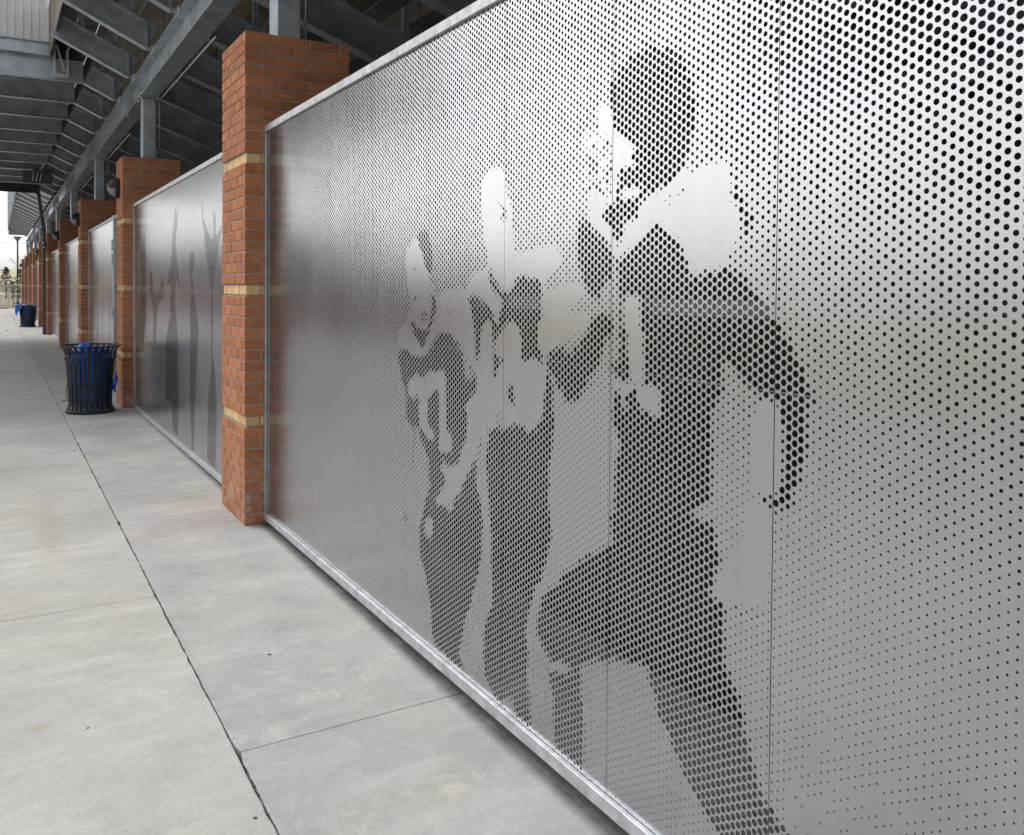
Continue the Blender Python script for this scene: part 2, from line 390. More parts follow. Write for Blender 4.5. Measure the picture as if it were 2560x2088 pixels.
for k in range(-1, 10):
    y0 = pillar_y(k)
    if k < 0:
        t = thing('brick_pillar', 'brick pillar behind the viewpoint at the near end of the large screen', 'pillar', group='brick pillars along the screen wall')
    else:
        t = thing('brick_pillar', PLAB[k], 'pillar', group='brick pillars along the screen wall')
    pillar_core(t, y0)
    if 0 <= k <= 2:
        for i in range(45):
            z = PH-(i+.5)*CRS
            for (x0, x1, ya, yb) in course_bricks(i):
                tan = i in TAN
                o = link('tan_brick' if tan else 'brick', brick_mesh(x1-x0, yb-ya, tan), t,
                         (PX+(x0+x1)/2+RNG.normal(0,.0008), y0+(ya+yb)/2+RNG.normal(0,.0008), z+RNG.normal(0,.0006)))
    else:
        for tan in (False, True):
            if tan not in shared_wall:
                m = MB(); h = (CRS-.010)/2
                for i in range(45):
                    if (i in TAN) != tan: continue
                    z = PH-(i+.5)*CRS
                    for (x0, x1, ya, yb) in course_bricks(i): m.box(x0, x1, ya, yb, z-h, z+h)
                shared_wall[tan] = m.mesh('tan_brickwork' if tan else 'brickwork', M['tan_brick' if tan else 'brick'])
            o = link('tan_brickwork' if tan else 'brickwork', shared_wall[tan], t, (PX, y0, 0)); stuff(o)

# ------------------------------------------------------------------ perforated screens
MURAL1 = [[0.0,[2461,1867,2424,1882,2380,1879,2358,1860,2349,1836,2335,1776,2301,1741,2299,1669,2286,1588,2233,1588,2147,1601,2059,1601,2034,1580,2020,1555,2058,1539,2087,1523,2116,1502,2108,1464,2057,1473,2008,1489,1954,1493,1915,1485,1908,1461,1940,1441,1980,1420,2007,1399,1907,1402,1888,1395,1894,1360,1965,1352,1952,1341,2033,1316,2054,1298,2090,1283,2101,1252,2092,1162,2100,1196,2118,1138,2117,1100,2154,1061,2185,1026,2208,1040,2265,1045,2298,1026,2349,1010,2385,1014,2448,1000,2438,977,2456,946,2484,922,2522,891,2571,843,2600,793,2640,744,2682,715,2714,672,2758,698,2753,751,2765,770,2793,785,2771,805,2694,815,2642,850,2602,922,2583,999,2604,1046,2554,1082,2511,1106,2516,1164,2536,1159,2556,1196,2576,1244,2617,1271,2658,1278,2701,1306,2766,1313,2823,1305,2880,1270,2916,1236,2952,1212,3002,1208,3066,1220,3159,1219,3187,1247,3160,1306,3107,1342,3055,1383,3069,1434,3089,1490,3103,1552,3113,1603,3097,1642,3059,1663,2995,1666,2976,1632,2938,1577,2908,1533,2883,1490,2825,1442,2757,1464,2661,1474,2610,1470,2580,1499,2541,1523,2456,1546,2457,1603,2481,1651,2491,1723,2502,1805,2493,1852]],[0.0,[1510,1773,1487,1753,1469,1768,1447,1771,1425,1771,1399,1775,1380,1757,1378,1738,1367,1718,1371,1690,1358,1676,1351,1647,1342,1625,1343,1606,1352,1591,1366,1566,1387,1551,1376,1543,1370,1536,1391,1529,1425,1523,1443,1528,1456,1527,1469,1517,1485,1517,1501,1531,1506,1551,1519,1578,1540,1600,1570,1615,1600,1641,1621,1649,1638,1638,1659,1616,1688,1603,1726,1579,1769,1562,1780,1562,1789,1578,1820,1636,1857,1680,1845,1699,1815,1708,1786,1754,1793,1819,1791,1871,1806,1899,1848,1914,1861,1947,1841,1991,1807,1979,1789,1904,1751,1891,1731,1873,1709,1862,1714,1827,1702,1804,1691,1744,1632,1717,1601,1728,1572,1737,1543,1753,1522,1767]],[0.32,[1924,1922,1873,1925,1806,1899,1793,1819,1798,1755,1821,1712,1895,1722,1923,1839]],[0.0,[1850,1990,1813,1980,1798,1955,1795,1909,1818,1905,1849,1929,1858,1965]],[0.0,[1788,1889,1739,1871,1731,1851,1750,1821,1744,1798,1787,1803,1794,1841]],[0.0,[1889,1737,1846,1733,1815,1700,1857,1688,1901,1707]],[1.0,[1808,2035,1788,2046,1777,2059,1760,2077,1735,2082,1710,2096,1680,2095,1643,2096,1600,2087,1568,2069,1534,2049,1514,2024,1502,1995,1488,1949,1486,1902,1489,1860,1500,1831,1506,1809,1520,1792,1524,1778,1553,1754,1582,1735,1617,1730,1632,1721,1653,1714,1666,1702,1682,1697,1689,1665,1711,1655,1739,1650,1741,1617,1758,1603,1763,1581,1784,1619,1820,1655,1845,1680,1818,1704,1791,1713,1777,1716,1775,1760,1773,1801,1727,1801,1705,1804,1722,1826,1708,1837,1709,1855,1734,1870,1751,1883,1786,1900,1792,1935,1799,1973,1823,1993,1817,2007]],[0.0,[1763,1726,1743,1742,1707,1742,1682,1736,1690,1715,1712,1725,1740,1716]],[1.0,[1370,1721,1359,1720,1353,1691,1340,1682,1328,1673,1324,1654,1312,1644,1313,1614,1315,1592,1339,1603,1342,1659,1354,1672,1369,1686]],[1.0,[1623,1649,1600,1639,1570,1616,1543,1601,1523,1583,1520,1559,1506,1549,1506,1525,1492,1519,1480,1507,1467,1505,1456,1515,1438,1526,1420,1514,1408,1524,1393,1530,1378,1527,1364,1536,1349,1526,1333,1513,1313,1501,1311,1485,1297,1473,1283,1461,1268,1449,1255,1440,1250,1416,1238,1414,1225,1403,1219,1382,1206,1371,1190,1360,1186,1337,1174,1329,1168,1310,1157,1299,1156,1276,1143,1266,1143,1243,1155,1229,1155,1213,1156,1167,1157,1150,1158,1129,1160,1212,1157,1153,1162,1123,1172,1093,1176,1069,1189,1051,1190,1018,1210,1007,1232,998,1250,1007,1253,1027,1230,1035,1221,1057,1218,1077,1222,1207,1221,1192,1221,1219,1236,1229,1247,1234,1260,1243,1276,1238,1289,1245,1305,1256,1321,1267,1335,1276,1349,1287,1364,1299,1372,1311,1385,1310,1390,1235,1404,1211,1419,1200,1420,1124,1422,1098,1418,1091,1417,1033,1420,974,1442,965,1465,950,1483,925,1464,927,1442,926,1411,930,1402,906,1402,880,1389,874,1386,846,1392,825,1405,814,1403,776,1417,765,1421,747,1391,757,1384,746,1373,743,1370,719,1373,682,1371,612,1374,662,1371,639,1369,610,1357,607,1356,581,1342,578,1338,567,1326,567,1323,539,1312,533,1309,506,1310,485,1296,480,1293,435,1282,428,1280,398,1265,393,1263,368,1250,364,1246,356,1234,353,1230,340,1215,338,1213,332,1200,329,1196,321,1174,324,1111,275,1306,153,1386,202,1402,216,1417,227,1432,238,1444,251,1461,259,1478,272,1492,285,1506,292,1511,316,1525,326,1537,337,1554,370,1569,381,1584,388,1599,405,1600,447,1615,458,1630,464,1631,496,1646,502,1647,491,1664,497,1685,484,1713,481,1735,468,1753,469,1782,454,1805,442,1830,436,1867,420,1905,397,1928,378,1961,361,1971,367,1998,357,2012,363,2037,348,2059,347,2077,352,2088,365,2110,365,2121,387,2136,390,2137,455,2127,480,2118,517,2087,547,2073,564,2030,594,2016,619,1982,646,1949,672,1910,704,1859,734,1811,763,1801,766,1782,786,1772,806,1790,820,1790,866,1770,878,1774,915,1772,1010,1758,1028,1755,1047,1753,1070,1755,1070,1782,1111,1782,1142,1774,1203,1755,1224,1784,1247,1787,1274,1767,1283,1756,1295,1755,1362,1757,1459,1769,1466,1765,1504,1777,1522,1768,1541,1786,1553,1783,1568,1760,1559,1726,1577,1699,1594,1667,1609,1656,1619,1638,1634]],[0.0,[1723,1459,1683,1454,1677,1416,1674,1377,1665,1356,1661,1244,1677,1228,1704,1222,1711,1265,1722,1297,1724,1367,1739,1378,1740,1444]],[0.0,[1682,1220,1645,1230,1606,1221,1597,1201,1600,1176,1596,1159,1617,1155,1644,1164,1670,1167,1679,1181,1687,1202]],[0.0,[1784,1228,1709,1228,1706,1214,1731,1197,1728,1156,1742,1158,1746,1206,1777,1210]],[0.0,[1743,1392,1753,1280,1733,1282,1723,1297,1725,1356]],[1.0,[1755,1459,1740,1459,1739,1378,1726,1371,1721,1297,1732,1234,1757,1227,1756,1287]],[0.0,[1289,1228,1270,1235,1247,1231,1223,1225,1219,1105,1223,1054,1237,1051,1248,1037,1267,1030,1282,1030,1298,1029,1301,1143]],[0.0,[1293,1009,1278,1009,1255,1005,1249,982,1250,940,1252,863,1251,806,1274,777,1317,766,1345,772,1357,758,1387,761,1406,765,1400,809,1383,821,1375,849,1351,878,1327,907,1316,954,1305,1012]],[0.7,[1355,762,1344,766,1341,754,1313,768,1310,752,1336,739,1355,743]],[0.55,[1310,750,1274,772,1270,761,1304,742]],[0.8,[1284,1026,1255,1032,1237,1033,1233,1013,1251,1006,1282,1007]],[1.0,[2076,318,2056,310,2040,324,2012,328,1977,344,1951,365,1925,375,1909,362,1910,321,1900,285,1897,206,1899,157,1895,127,1901,99,1925,87,1954,92,1982,90,2012,92,2033,100,2041,118,2038,157,2048,186,2049,241,2061,265,2072,290]],[0.0,[2055,342,2005,351,1957,358,1977,345,2012,334,2037,328,2062,328]],[1.0,[1931,1687,1908,1678,1889,1657,1863,1640,1833,1623,1805,1603,1797,1572,1791,1512,1796,1498,1821,1495,1832,1474,1851,1441,1876,1456,1900,1469,1916,1493,1930,1533,1947,1565,1947,1649]],[0.0,[1899,1693,1855,1690,1800,1640,1782,1617,1764,1578,1755,1574,1764,1567,1787,1568,1802,1603,1848,1631,1886,1661]],[1.0,[2092,1283,2047,1299,2012,1301,1971,1287,1945,1313,1903,1351,1888,1383,1844,1410,1789,1408,1788,1349,1819,1336,1824,1301,1848,1257,1879,1223,1884,1185,1882,1225,1896,1196,1926,1167,1968,1134,1992,1145,2018,1167,2047,1180,2064,1216,2097,1226]],[1.0,[2442,1551,2428,1541,2410,1513,2374,1480,2347,1466,2322,1471,2288,1485,2280,1512,2248,1520,2192,1515,2150,1511,2130,1489,2119,1455,2129,1430,2125,1391,2143,1361,2147,1326,2150,1300,2127,1293,2119,1264,2101,1248,2127,1242,2157,1257,2188,1250,2219,1239,2240,1246,2240,1294,2253,1338,2270,1355,2303,1367,2354,1342,2380,1318,2399,1294,2402,1261,2379,1244,2353,1255,2342,1242,2379,1212,2394,1173,2416,1180,2413,1246,2423,1330,2428,1367,2453,1366,2486,1346,2499,1307,2499,1269,2519,1214,2534,1227,2540,1295,2556,1372,2577,1416,2591,1450,2550,1455,2501,1441,2454,1423,2413,1396,2408,1363,2379,1355,2377,1392,2356,1425,2373,1448,2400,1452,2429,1471,2443,1499,2451,1527]],[1.0,[2321,1162,2290,1159,2272,1111,2282,1090,2321,1114]],[0.75,[2387,1065,2370,1067,2367,1012,2385,1009]],[1.0,[2448,1002,2411,996,2376,1016,2349,1005,2307,1026,2282,1039,2249,1040,2216,1041,2192,1018,2169,1032,2146,1058,2120,1080,2111,1105,2114,1139,2102,1166,2098,1225,2063,1187,2056,1062,2063,1011,2073,946,2075,882,2089,837,2074,819,2071,769,2061,734,2072,693,2093,636,2114,587,2140,547,2162,509,2173,473,2192,422,2198,376,2187,336,2188,260,2187,203,2175,181,2171,144,2162,104,2172,88,2197,92,2228,93,2264,91,2269,138,2303,125,2355,92,2394,96,2440,128,2454,152,2464,201,2465,278,2447,337,2429,372,2406,408,2410,487,2418,527,2416,598,2423,668,2433,736,2447,805,2457,874,2449,938,2440,968]],[1.0,[3008,1694,2934,1701,2898,1683,2871,1628,2869,1559,2884,1527,2930,1549,2955,1599,2988,1638]],[1.0,[2879,1463,2834,1437,2830,1400,2856,1352,2890,1313,2926,1257,2950,1231,3005,1263,3054,1322,3051,1350,2990,1319,2929,1306,2899,1339,2873,1394]],[0.35,[2973,1380,2906,1404,2882,1388,2917,1328,2960,1342]],[0.9,[3043,1440,3005,1446,3011,1429,3043,1420]],[0.9,[3038,1559,3000,1559,3000,1542,3031,1543]],[0.9,[2768,1407,2702,1388,2702,1378,2768,1396]],[0.35,[2690,1312,2617,1271,2546,1197,2516,1161,2575,1136,2637,1220]],[1.0,[3189,1194,3146,1222,3092,1224,3040,1205,2964,1200,2915,1220,2857,1261,2800,1307,2733,1311,2695,1291,2667,1268,2632,1245,2616,1216,2616,1191,2595,1153,2536,1164,2518,1164,2525,1124,2554,1096,2604,1056,2588,1023,2580,995,2600,922,2630,887,2650,843,2694,814,2738,810,2765,822,2795,790,2751,778,2750,742,2797,700,2736,682,2708,673,2671,712,2635,740,2600,793,2561,840,2527,886,2520,858,2523,808,2516,766,2489,748,2486,700,2474,674,2478,606,2479,557,2480,533,2492,500,2527,421,2552,360,2585,303,2604,246,2617,191,2637,136,2621,202,2636,143,2614,116,2593,96,2634,93,2699,94,2757,99,2787,101,2781,92,2820,100,2847,122,2864,170,2864,224,2877,274,2901,320,2918,351,2951,389,2968,447,2967,521,2953,562,2929,617,2916,652,2875,715,2888,740,2888,810,2913,827,2923,847,2966,867,2979,915,3017,920,3049,921,3091,938,3105,965,3092,1012,3119,1066,3147,1114,3175,1175]],[0.0,[3077,1098,3001,1128,2945,1122,2924,1097,2911,1061,2906,1018,2912,968,2888,939,2852,918,2846,892,2875,888,2923,902,2973,932,2980,976,2986,1008,2968,1027,3000,1051,3037,1024,3079,1047]],[0.0,[2926,1135,2867,1149,2776,1166,2756,1141,2754,1001,2743,951,2710,925,2704,879,2749,860,2805,857,2811,887,2798,926,2805,994,2806,1094,2843,1090,2904,1051,2920,1087]],[0.0,[2837,670,2797,700,2758,693,2722,669,2692,682,2690,672,2713,646,2746,659,2825,654]],[0.0,[2909,572,2861,584,2853,557,2859,520,2892,497,2922,507,2924,539]],[0.7,[3042,917,3008,922,3007,833,3031,761,3065,676,3081,598,3067,528,3109,492,3133,529,3097,595,3094,658,3055,706,3034,795]],[0.0,[3091,653,3082,655,3081,559,3097,555]],[0.6,[2532,890,2485,970,2475,962,2493,901,2522,872]],[0.9,[2391,1767,2369,1756,2334,1730,2338,1703,2360,1700,2382,1706,2360,1723]],[0.9,[2394,1666,2381,1665,2381,1651,2394,1652]],[0.9,[3091,1665,3059,1669,3058,1641,3084,1642]],[0.9,[1538,1730,1521,1729,1521,1713,1549,1708,1549,1715]],[0.8,[1581,1714,1569,1713,1568,1685,1581,1686]]]
MURAL2 = [[1.0,[7004,2195,6951,2022,6678,1849,6596,1860,6610,2052,6529,2039,6509,1856,6360,1922,6310,1978,6379,1849,6508,1659,6608,1446,6607,1200,6640,967,6538,821,6484,599,6522,74,6813,82,6800,560,6674,840,6689,1041,6676,1446,6782,1587,6891,1795,6965,1959,7041,2109]],[1.0,[7415,1791,7316,1745,7316,1644,7398,1578,7340,1459,7218,1260,7115,1082,7178,1012,7289,433,7337,70,7420,73,7497,475,7498,821,7498,1252,7439,1459,7525,1648,7482,1750]],[1.0,[8191,2237,8092,2174,8073,2063,8161,1902,8073,1696,7929,1439,8122,1549,8191,1326,8073,1052,8015,413,8044,77,8324,109,8376,369,8700,329,8677,924,8534,1126,8375,1227,8481,1224,8375,1513,8643,1474,8375,1779,8292,2039]],[1.0,[9549,1644,9418,1516,9342,1389,9045,1433,8927,1615,8788,1514,8834,1334,9094,1310,9217,1100,9280,888,9421,879,9484,1260,9684,1473,9656,1603]],[1.0,[10254,1930,10031,2100,9918,1827,9922,1072,10111,839,10261,646,10351,1056,10346,1749]]]
HOLES = [[0.762,1.944,0.72],[0.927,1.991,0.68],[1.093,2.007,0.66],[1.229,2.044,0.62],[1.541,2.089,0.47],[1.768,2.168,0.55],[2.263,2.324,0.6],[2.517,2.338,0.62],[2.988,2.3,0.66],[3.614,2.342,0.68],[4.488,2.29,0.68],[4.941,2.191,0.66],[4.939,1.952,0.64],[4.158,2.033,0.66],[0.783,1.697,0.58],[0.922,1.715,0.5],[1.088,1.737,0.46],[0.779,1.496,0.46],[0.997,1.497,0.4],[1.18,1.582,0.42],[1.178,1.448,0.34],[0.916,1.351,0.36],[0.775,1.295,0.36],[1.079,1.259,0.28],[0.912,1.133,0.27],[0.772,1.094,0.26],[1.122,1.049,0.2],[1.072,0.86,0.17],[0.836,0.938,0.2],[0.982,0.659,0.16],[0.83,0.658,0.16],[2.038,1.86,0.48],[2.379,1.905,0.52],[2.81,1.81,0.57],[3.609,1.881,0.62],[4.413,1.735,0.62],[3.166,1.51,0.48],[3.862,1.396,0.48],[4.698,1.38,0.52],[3.37,1.16,0.33],[4.148,1.1,0.36],[3.597,0.864,0.27],[4.473,0.741,0.25],[3.851,0.435,0.2],[4.688,0.247,0.2],[1.836,1.056,0.2],[2.023,0.906,0.18],[2.238,0.669,0.17],[1.367,0.948,0.2],[1.657,0.245,0.15],[3.149,0.173,0.16],[4.855,1.519,0.5],[1.946,2.238,0.57],[1.887,2.009,0.46],[1.938,1.733,0.42],[1.541,2.128,0.5],[1.407,1.871,0.46],[1.344,1.68,0.46],[1.284,1.499,0.38],[2.034,1.622,0.42],[2.259,2.017,0.52],[2.032,1.432,0.3],[1.342,1.572,0.36]]

def inside(poly, y, z):
    p = np.array(poly, float).reshape(-1, 2)/1000.0
    r = np.zeros(y.shape, bool)
    bb = (y >= p[:,0].min()) & (y <= p[:,0].max()) & (z >= p[:,1].min()) & (z <= p[:,1].max())
    if not bb.any(): return r
    yy, zz = y[bb], z[bb]; c = np.zeros(yy.shape, bool)
    q = np.roll(p, -1, 0)
    for (a0, a1), (b0, b1) in zip(p, q):
        if a1 == b1: continue
        c ^= ((a1 > zz) != (b1 > zz)) & (yy < (b0-a0)*(zz-a1)/(b1-a1)+a0)
    r[bb] = c
    return r
DZ = .0210; DY = PANEL/36; Z0 = .0715; NR = 114
def grad(Y, Z):
    # hole size (share of the row pitch) over the sheet, smooth between the measured spots
    num = np.zeros(Y.shape); den = np.zeros(Y.shape)
    for a, b, v in HOLES:
        w = 1.0/(((Y-a)**2+(Z-b)**2*1.3)+.012)**1.6; num += w*v; den += w
    return num/den
def radius_field(Y, Z, mural, contrast=1.0, extra=True, base=None):
    # halftone: hole radius per cell, in units of the row pitch (diameter ratio)
    bg = grad(Y, Z) if base is None else base
    bg = np.clip(bg*.96+.03, .205, .70)
    lv = np.array([.20,.215,.245,.285,.34,.40,.46,.52,.58,.64,.70])
    n = RNG.uniform(-.045, .045, Y.shape)*np.clip((bg-.12)*3, .15, 1)
    bg = lv[np.abs((bg+n)[..., None]-lv).argmin(-1)]
    if extra:
        run = RNG.random(Y.shape); run = .5*run+.5*np.roll(run, 1, 0)
        p = .74*np.clip((.70-Z)/.35, 0, 1)*np.where((Y > 1.2) & (Y < 2.3), .35, 1.0)
        bg = np.where(run < p*.86, 0, bg)
    val = np.zeros(Y.shape+(5,)); offs = ((0,0),(.33,.3),(-.33,.3),(.33,-.3),(-.33,-.3))
    for j, (a, c) in enumerate(offs):
        yy, zz = Y+a*DY, Z+c*DZ
        cur = np.full(Y.shape, -1.0)
        for v, poly in mural:
            m = inside(poly, yy, zz); cur[m] = v
        val[..., j] = cur
    dens = np.where(val < 0, bg[..., None], np.where(val >= .99, .735*contrast, val*.70))
    r = dens.mean(-1)
    md = (val == .32).all(-1) | (val == .35).all(-1)
    r = np.where(md, RNG.choice([0, .25, .35, .45, .55], Y.shape), r)
    r = np.where((r < .13), 0, r)
    # edges of the figures come out in mixed hole sizes
    mixed = (val.max(-1) != val.min(-1))
    r = np.where(mixed, r*RNG.uniform(.75, 1.15, Y.shape), r)
    return np.clip(r, 0, .745)
def sheet_mesh(name, y0, cols, dy, dz, z0, nr, rad, x, walls, hi, m, gap=.0004, ztop=None, phase=0):
    """one punched sheet: a column strip per hole column, staggered by half a row"""
    V = []; F3 = []; F4 = []; nv = 0
    def push(v):
        nonlocal nv
        V.append(v.reshape(-1, 3)); s = nv; nv += len(V[-1]); return s
    ci = np.arange(cols); ya = y0+ci*dy; yb = ya+dy
    ya = ya.copy(); yb = yb.copy(); ya[0] += gap; yb[-1] -= gap
    odd = (ci+phase) % 2
    # half cells at the end of odd columns
    ii = np.where(odd == 1)[0]
    for (za, zb) in ((z0, z0+dz/2), (z0+(nr-.5)*dz, z0+nr*dz)):
        q = np.stack([np.stack([np.full(len(ii), x), ya[ii], np.full(len(ii), za)], -1), np.stack([np.full(len(ii), x), yb[ii], np.full(len(ii), za)], -1),
                      np.stack([np.full(len(ii), x), yb[ii], np.full(len(ii), zb)], -1), np.stack([np.full(len(ii), x), ya[ii], np.full(len(ii), zb)], -1)], 1)
        s = push(q); F4.append(s+np.arange(len(ii)*4).reshape(-1, 4))
    C, J = np.meshgrid(ci, np.arange(nr), indexing='ij')
    ok = ~((odd[C] == 1) & (J == nr-1))
    C, J = C[ok], J[ok]; r = rad[C, J]*dz/2
    za = z0+(J+.5*odd[C])*dz; zb = za+dz
    A, B_ = ya[C], yb[C]; yc = y0+(C+.5)*dy; zc = za+dz/2
    corners = np.stack([np.stack([A, za], -1), np.stack([B_, za], -1), np.stack([B_, zb], -1), np.stack([A, zb], -1)], 1)   # n,4,2
    def put(sel, nh):
        n = sel.sum()
        if not n: return
        co = corners[sel]
        if nh == 0:
            v = np.concatenate([np.full((n, 4, 1), x), co], -1); s = push(v); F4.append(s+np.arange(n*4).reshape(-1, 4)); return
        ang = math.radians(225)+2*math.pi*np.arange(nh)/nh
        h = np.stack([yc[sel][:, None]+.925*r[sel][:, None]*np.cos(ang), zc[sel][:, None]+r[sel][:, None]*np.sin(ang)], -1)
        h[..., 0] = np.clip(h[..., 0], A[sel][:, None]+.0001, B_[sel][:, None]-.0001)
        v = np.concatenate([np.full((n, 4+nh, 1), x), np.concatenate([co, h], 1)], -1)
        if walls: 
            hb = np.concatenate([np.full((n, nh, 1), x+.0020), h], -1); v = np.concatenate([v, hb], 1)
        s = push(v); per = v.shape[1]; base = s+np.arange(n)*per
        tri = []; quad = []
        q4 = nh//4
        if nh == 4:
            for c in range(4): quad.append((c, (c+1) % 4, 4+(c+1) % 4, 4+c))
        else:
            hf = q4//2
            for c in range(4):
                for t in range(-hf, hf): tri.append((c, 4+(c*q4+t+1) % nh, 4+(c*q4+t) % nh))
                tri.append((c, (c+1) % 4, 4+(c*q4+hf) % nh))
        if walls:
            for t in range(nh): quad.append((4+t, 4+(t+1) % nh, 4+nh+(t+1) % nh, 4+nh+t))
        if tri: F3.append((base[:, None, None]+np.array(tri)[None]).reshape(-1, 3))
        if quad: F4.append((base[:, None, None]+np.array(quad)[None]).reshape(-1, 4))
    small = r < .0026
    put(r <= 0, 0)
    if hi == 16:
        put((r > 0) & small, 8); put((r > 0) & ~small, 16)
    else:
        put(r > 0, hi)
    V = np.concatenate(V); F3 = np.concatenate(F3) if F3 else np.zeros((0, 3), int); F4 = np.concatenate(F4)
    me = bpy.data.meshes.new(name)
    me.vertices.add(len(V)); me.vertices.foreach_set('co', V.astype(np.float32).ravel())
    me.loops.add(F3.size+F4.size); me.polygons.add(len(F3)+len(F4))
    me.loops.foreach_set('vertex_index', np.concatenate([F3.ravel(), F4.ravel()]).astype(np.int32))
    st = np.concatenate([np.arange(len(F3))*3, F3.size+np.arange(len(F4))*4]); tot = np.concatenate([np.full(len(F3), 3), np.full(len(F4), 4)])
    me.polygons.foreach_set('loop_start', st.astype(np.int32)); me.polygons.foreach_set('loop_total', tot.astype(np.int32))
    me.polygons.foreach_set('use_smooth', np.zeros(len(tot), bool))
    me.update(calc_edges=True); me.materials.append(m)
    return me

SLAB = ['large perforated metal screen with a mural of football players, nearest the camera',
        'perforated screen with stretched dark player silhouettes, second from the camera, behind the first pillar',
        'pale perforated gate screen with hinges, between the second and third pillars',
        'perforated screen with faint pale streaks, between the third and fourth pillars',
        'narrow looking perforated screen between the fourth and fifth pillars, right of the bent post',
        'perforated screen between the fifth and sixth pillars, partly behind the bent steel post',
        'perforated screen between the sixth and seventh pillars, above the far trash can',
        'far perforated screen between the seventh and eighth pillars',
        'perforated screen between the eighth and ninth pillars, far along the path',
        'farthest perforated screen, between the last two pillars']
def frame_parts(t, y0, y1, zl0, zl1, zt):
    # y0<y1 ; lower rail runs from zl0 at y0 to zl1 at y1 (its ledge height)
    f = SX-.0165
    def rail(name, ya, yb, z_a, z_b, up):
        e = SX-.0006; prof = [(f, -.042), (e, -.042), (e, 0), (f, 0)] if not up else [(f, 0), (e, 0), (e, .039), (f, .039)]
        vs = [(px, ya, z_a+pz) for px, pz in prof]+[(px, yb, z_b+pz) for px, pz in prof]
        return MB().add(vs, [(0,1,2,3),(7,6,5,4)]+[(i, i+4, (i+1)%4+4, (i+1)%4) for i in range(4)]).obj(name, M['rail_galv'], t, bevel=.0016)
    ymid = y1-.80
    za = zl0+(zl1-zl0)*(ymid-y0)/(y1-y0)
    rail('lower_rail', y0, ymid-.002, zl0, za, False); rail('lower_rail', ymid+.002, y1, za, zl1, False)
    rail('upper_rail', y0, y1, zt-.008, zt, True)
    MB().box(f+.002, SX-.0006, y1-.016, y1-.001, zl1+.001, zt-.001).obj('end_post', M['galv'], t, bevel=.0015)
    MB().box(f+.002, SX-.0006, y0+.001, y0+.016, zl0+.001, zt-.009).obj('end_post', M['galv'], t, bevel=.0015)
    b = MB()
    MB().bar((SX+.040, y0+.02, 1.432), (SX+.040, y1-.02, 1.432), .04, .040).obj('back_rail', M['rail'], t)
    MB().tube([(SX+.05, y0+.02, 1.248), (SX+.05, y1-.02, 1.248)], .004, 6).obj('tie_cable', M['rail'], t)
for k in range(0, 10):
    yb = pillar_y(k); ya = yb-(BAY-PL)
    t = thing('perforated_screen', SLAB[k], 'screen', group='perforated metal screens between the pillars')
    drop = 0 if k == 0 else .036
    if k == 0: frame_parts(t, ya, yb, .072+.0026*(5.125-ya), .072, 2.434)
    else: frame_parts(t, ya, yb, .075+.004*5-drop, .075-drop, 2.434+(.0 if k else 0))
    ye = yb-.019; n = 9
    z0 = Z0-drop
    if k <= 1:
        cols, nr = 36*n, NR
        C, J = np.meshgrid(np.arange(cols), np.arange(nr), indexing='ij')
        y0 = ye-n*PANEL
        Y = y0+(C+.5)*DY; Z = z0+(J+.5+.5*(C % 2))*DZ
        if k == 0: rad = radius_field(Y, Z, MURAL1)
        else: rad = radius_field(Y, Z, MURAL2, extra=False, base=np.clip(.22+.15*(Z-.3), .2, .50))
        for i in range(n):
            me = sheet_mesh('panel', y0+i*PANEL, 36, DY, DZ, z0, nr, rad[i*36:(i+1)*36], SX, k == 0, 16 if k == 0 else 8, M['sheet'], gap=.0012 if (k == 0 and i <= 3) else .0004)
            link('panel', me, t)
    else:
        s = 2 if k <= 3 else 3
        c1 = 36//s; cols = c1*n; nr = NR//s
        C, J = np.meshgrid(np.arange(cols), np.arange(nr), indexing='ij')
        y0 = ye-n*PANEL
        Y = (C+.5)*DY*s; Z = z0+(J+.5+.5*(C % 2))*DZ*s
        base = np.clip(.22+.16*(Z-.3), .2, .5)
        w = np.zeros_like(Y)
        for yy, zt_, wd in ((1.0, 2.0, .16), (1.9, 1.5, .2), (2.9, 2.1, .14), (3.6, 1.7, .22), (4.3, 1.9, .15)):
            w = np.maximum(w, ((np.abs(Y-yy-.1*np.sin(Z*2+k)) < wd*(.35+.65*np.abs(np.sin(Z*2.2+yy)))) & (Z < zt_) & (Z > .25))*1.0)
        rad = np.where(w > 0, .62, base)
        for i in range(n):
            me = sheet_mesh('panel', y0+i*PANEL, c1, DY*s, DZ*s, z0, nr, rad[i*c1:(i+1)*c1], SX, False, 4, M['sheet'])
            link('panel', me, t)
    if k == 2:
        MB().box(SX-.035, SX-.004, yb-3.9, yb-3.83, .08, 2.47).obj('gate_stile', M['galv'], t, bevel=.003)
        for z in (2.05, 1.85, 1.1): MB().tube([(SX-.045, yb-3.86, z-.08), (SX-.045, yb-3.86, z+.08)], .016, 8).obj('hinge', M['galv'], t)

# ------------------------------------------------------------------ grandstand steel
gs = thing('grandstand', 'grey steel underside of the grandstand with sloping beams above the brick pillars', 'grandstand')
YS, YE = -7.5, 57.2
def ibeam(a, b, h, w, tf, tw, updir):
    """I section swept from a to b (points on the bottom flange centre line)"""
    a, b = Vector(a), Vector(b); d = (b-a).normalized(); u = Vector(updir); u = (u-d*u.dot(d)).normalized(); r = d.cross(u)
    P = [(-w/2,0),(w/2,0),(w/2,tf),(tw/2,tf),(tw/2,h-tf),(w/2,h-tf),(w/2,h),(-w/2,h),(-w/2,h-tf),(-tw/2,h-tf),(-tw/2,tf),(-w/2,tf)]
    vs = [a+r*x+u*y for x, y in P]+[b+r*x+u*y for x, y in P]; n = 12
    return vs, [(i, i+n, (i+1)%n+n, (i+1)%n) for i in range(n)]+[tuple(range(n)), tuple(range(n, 2*n))[::-1]]
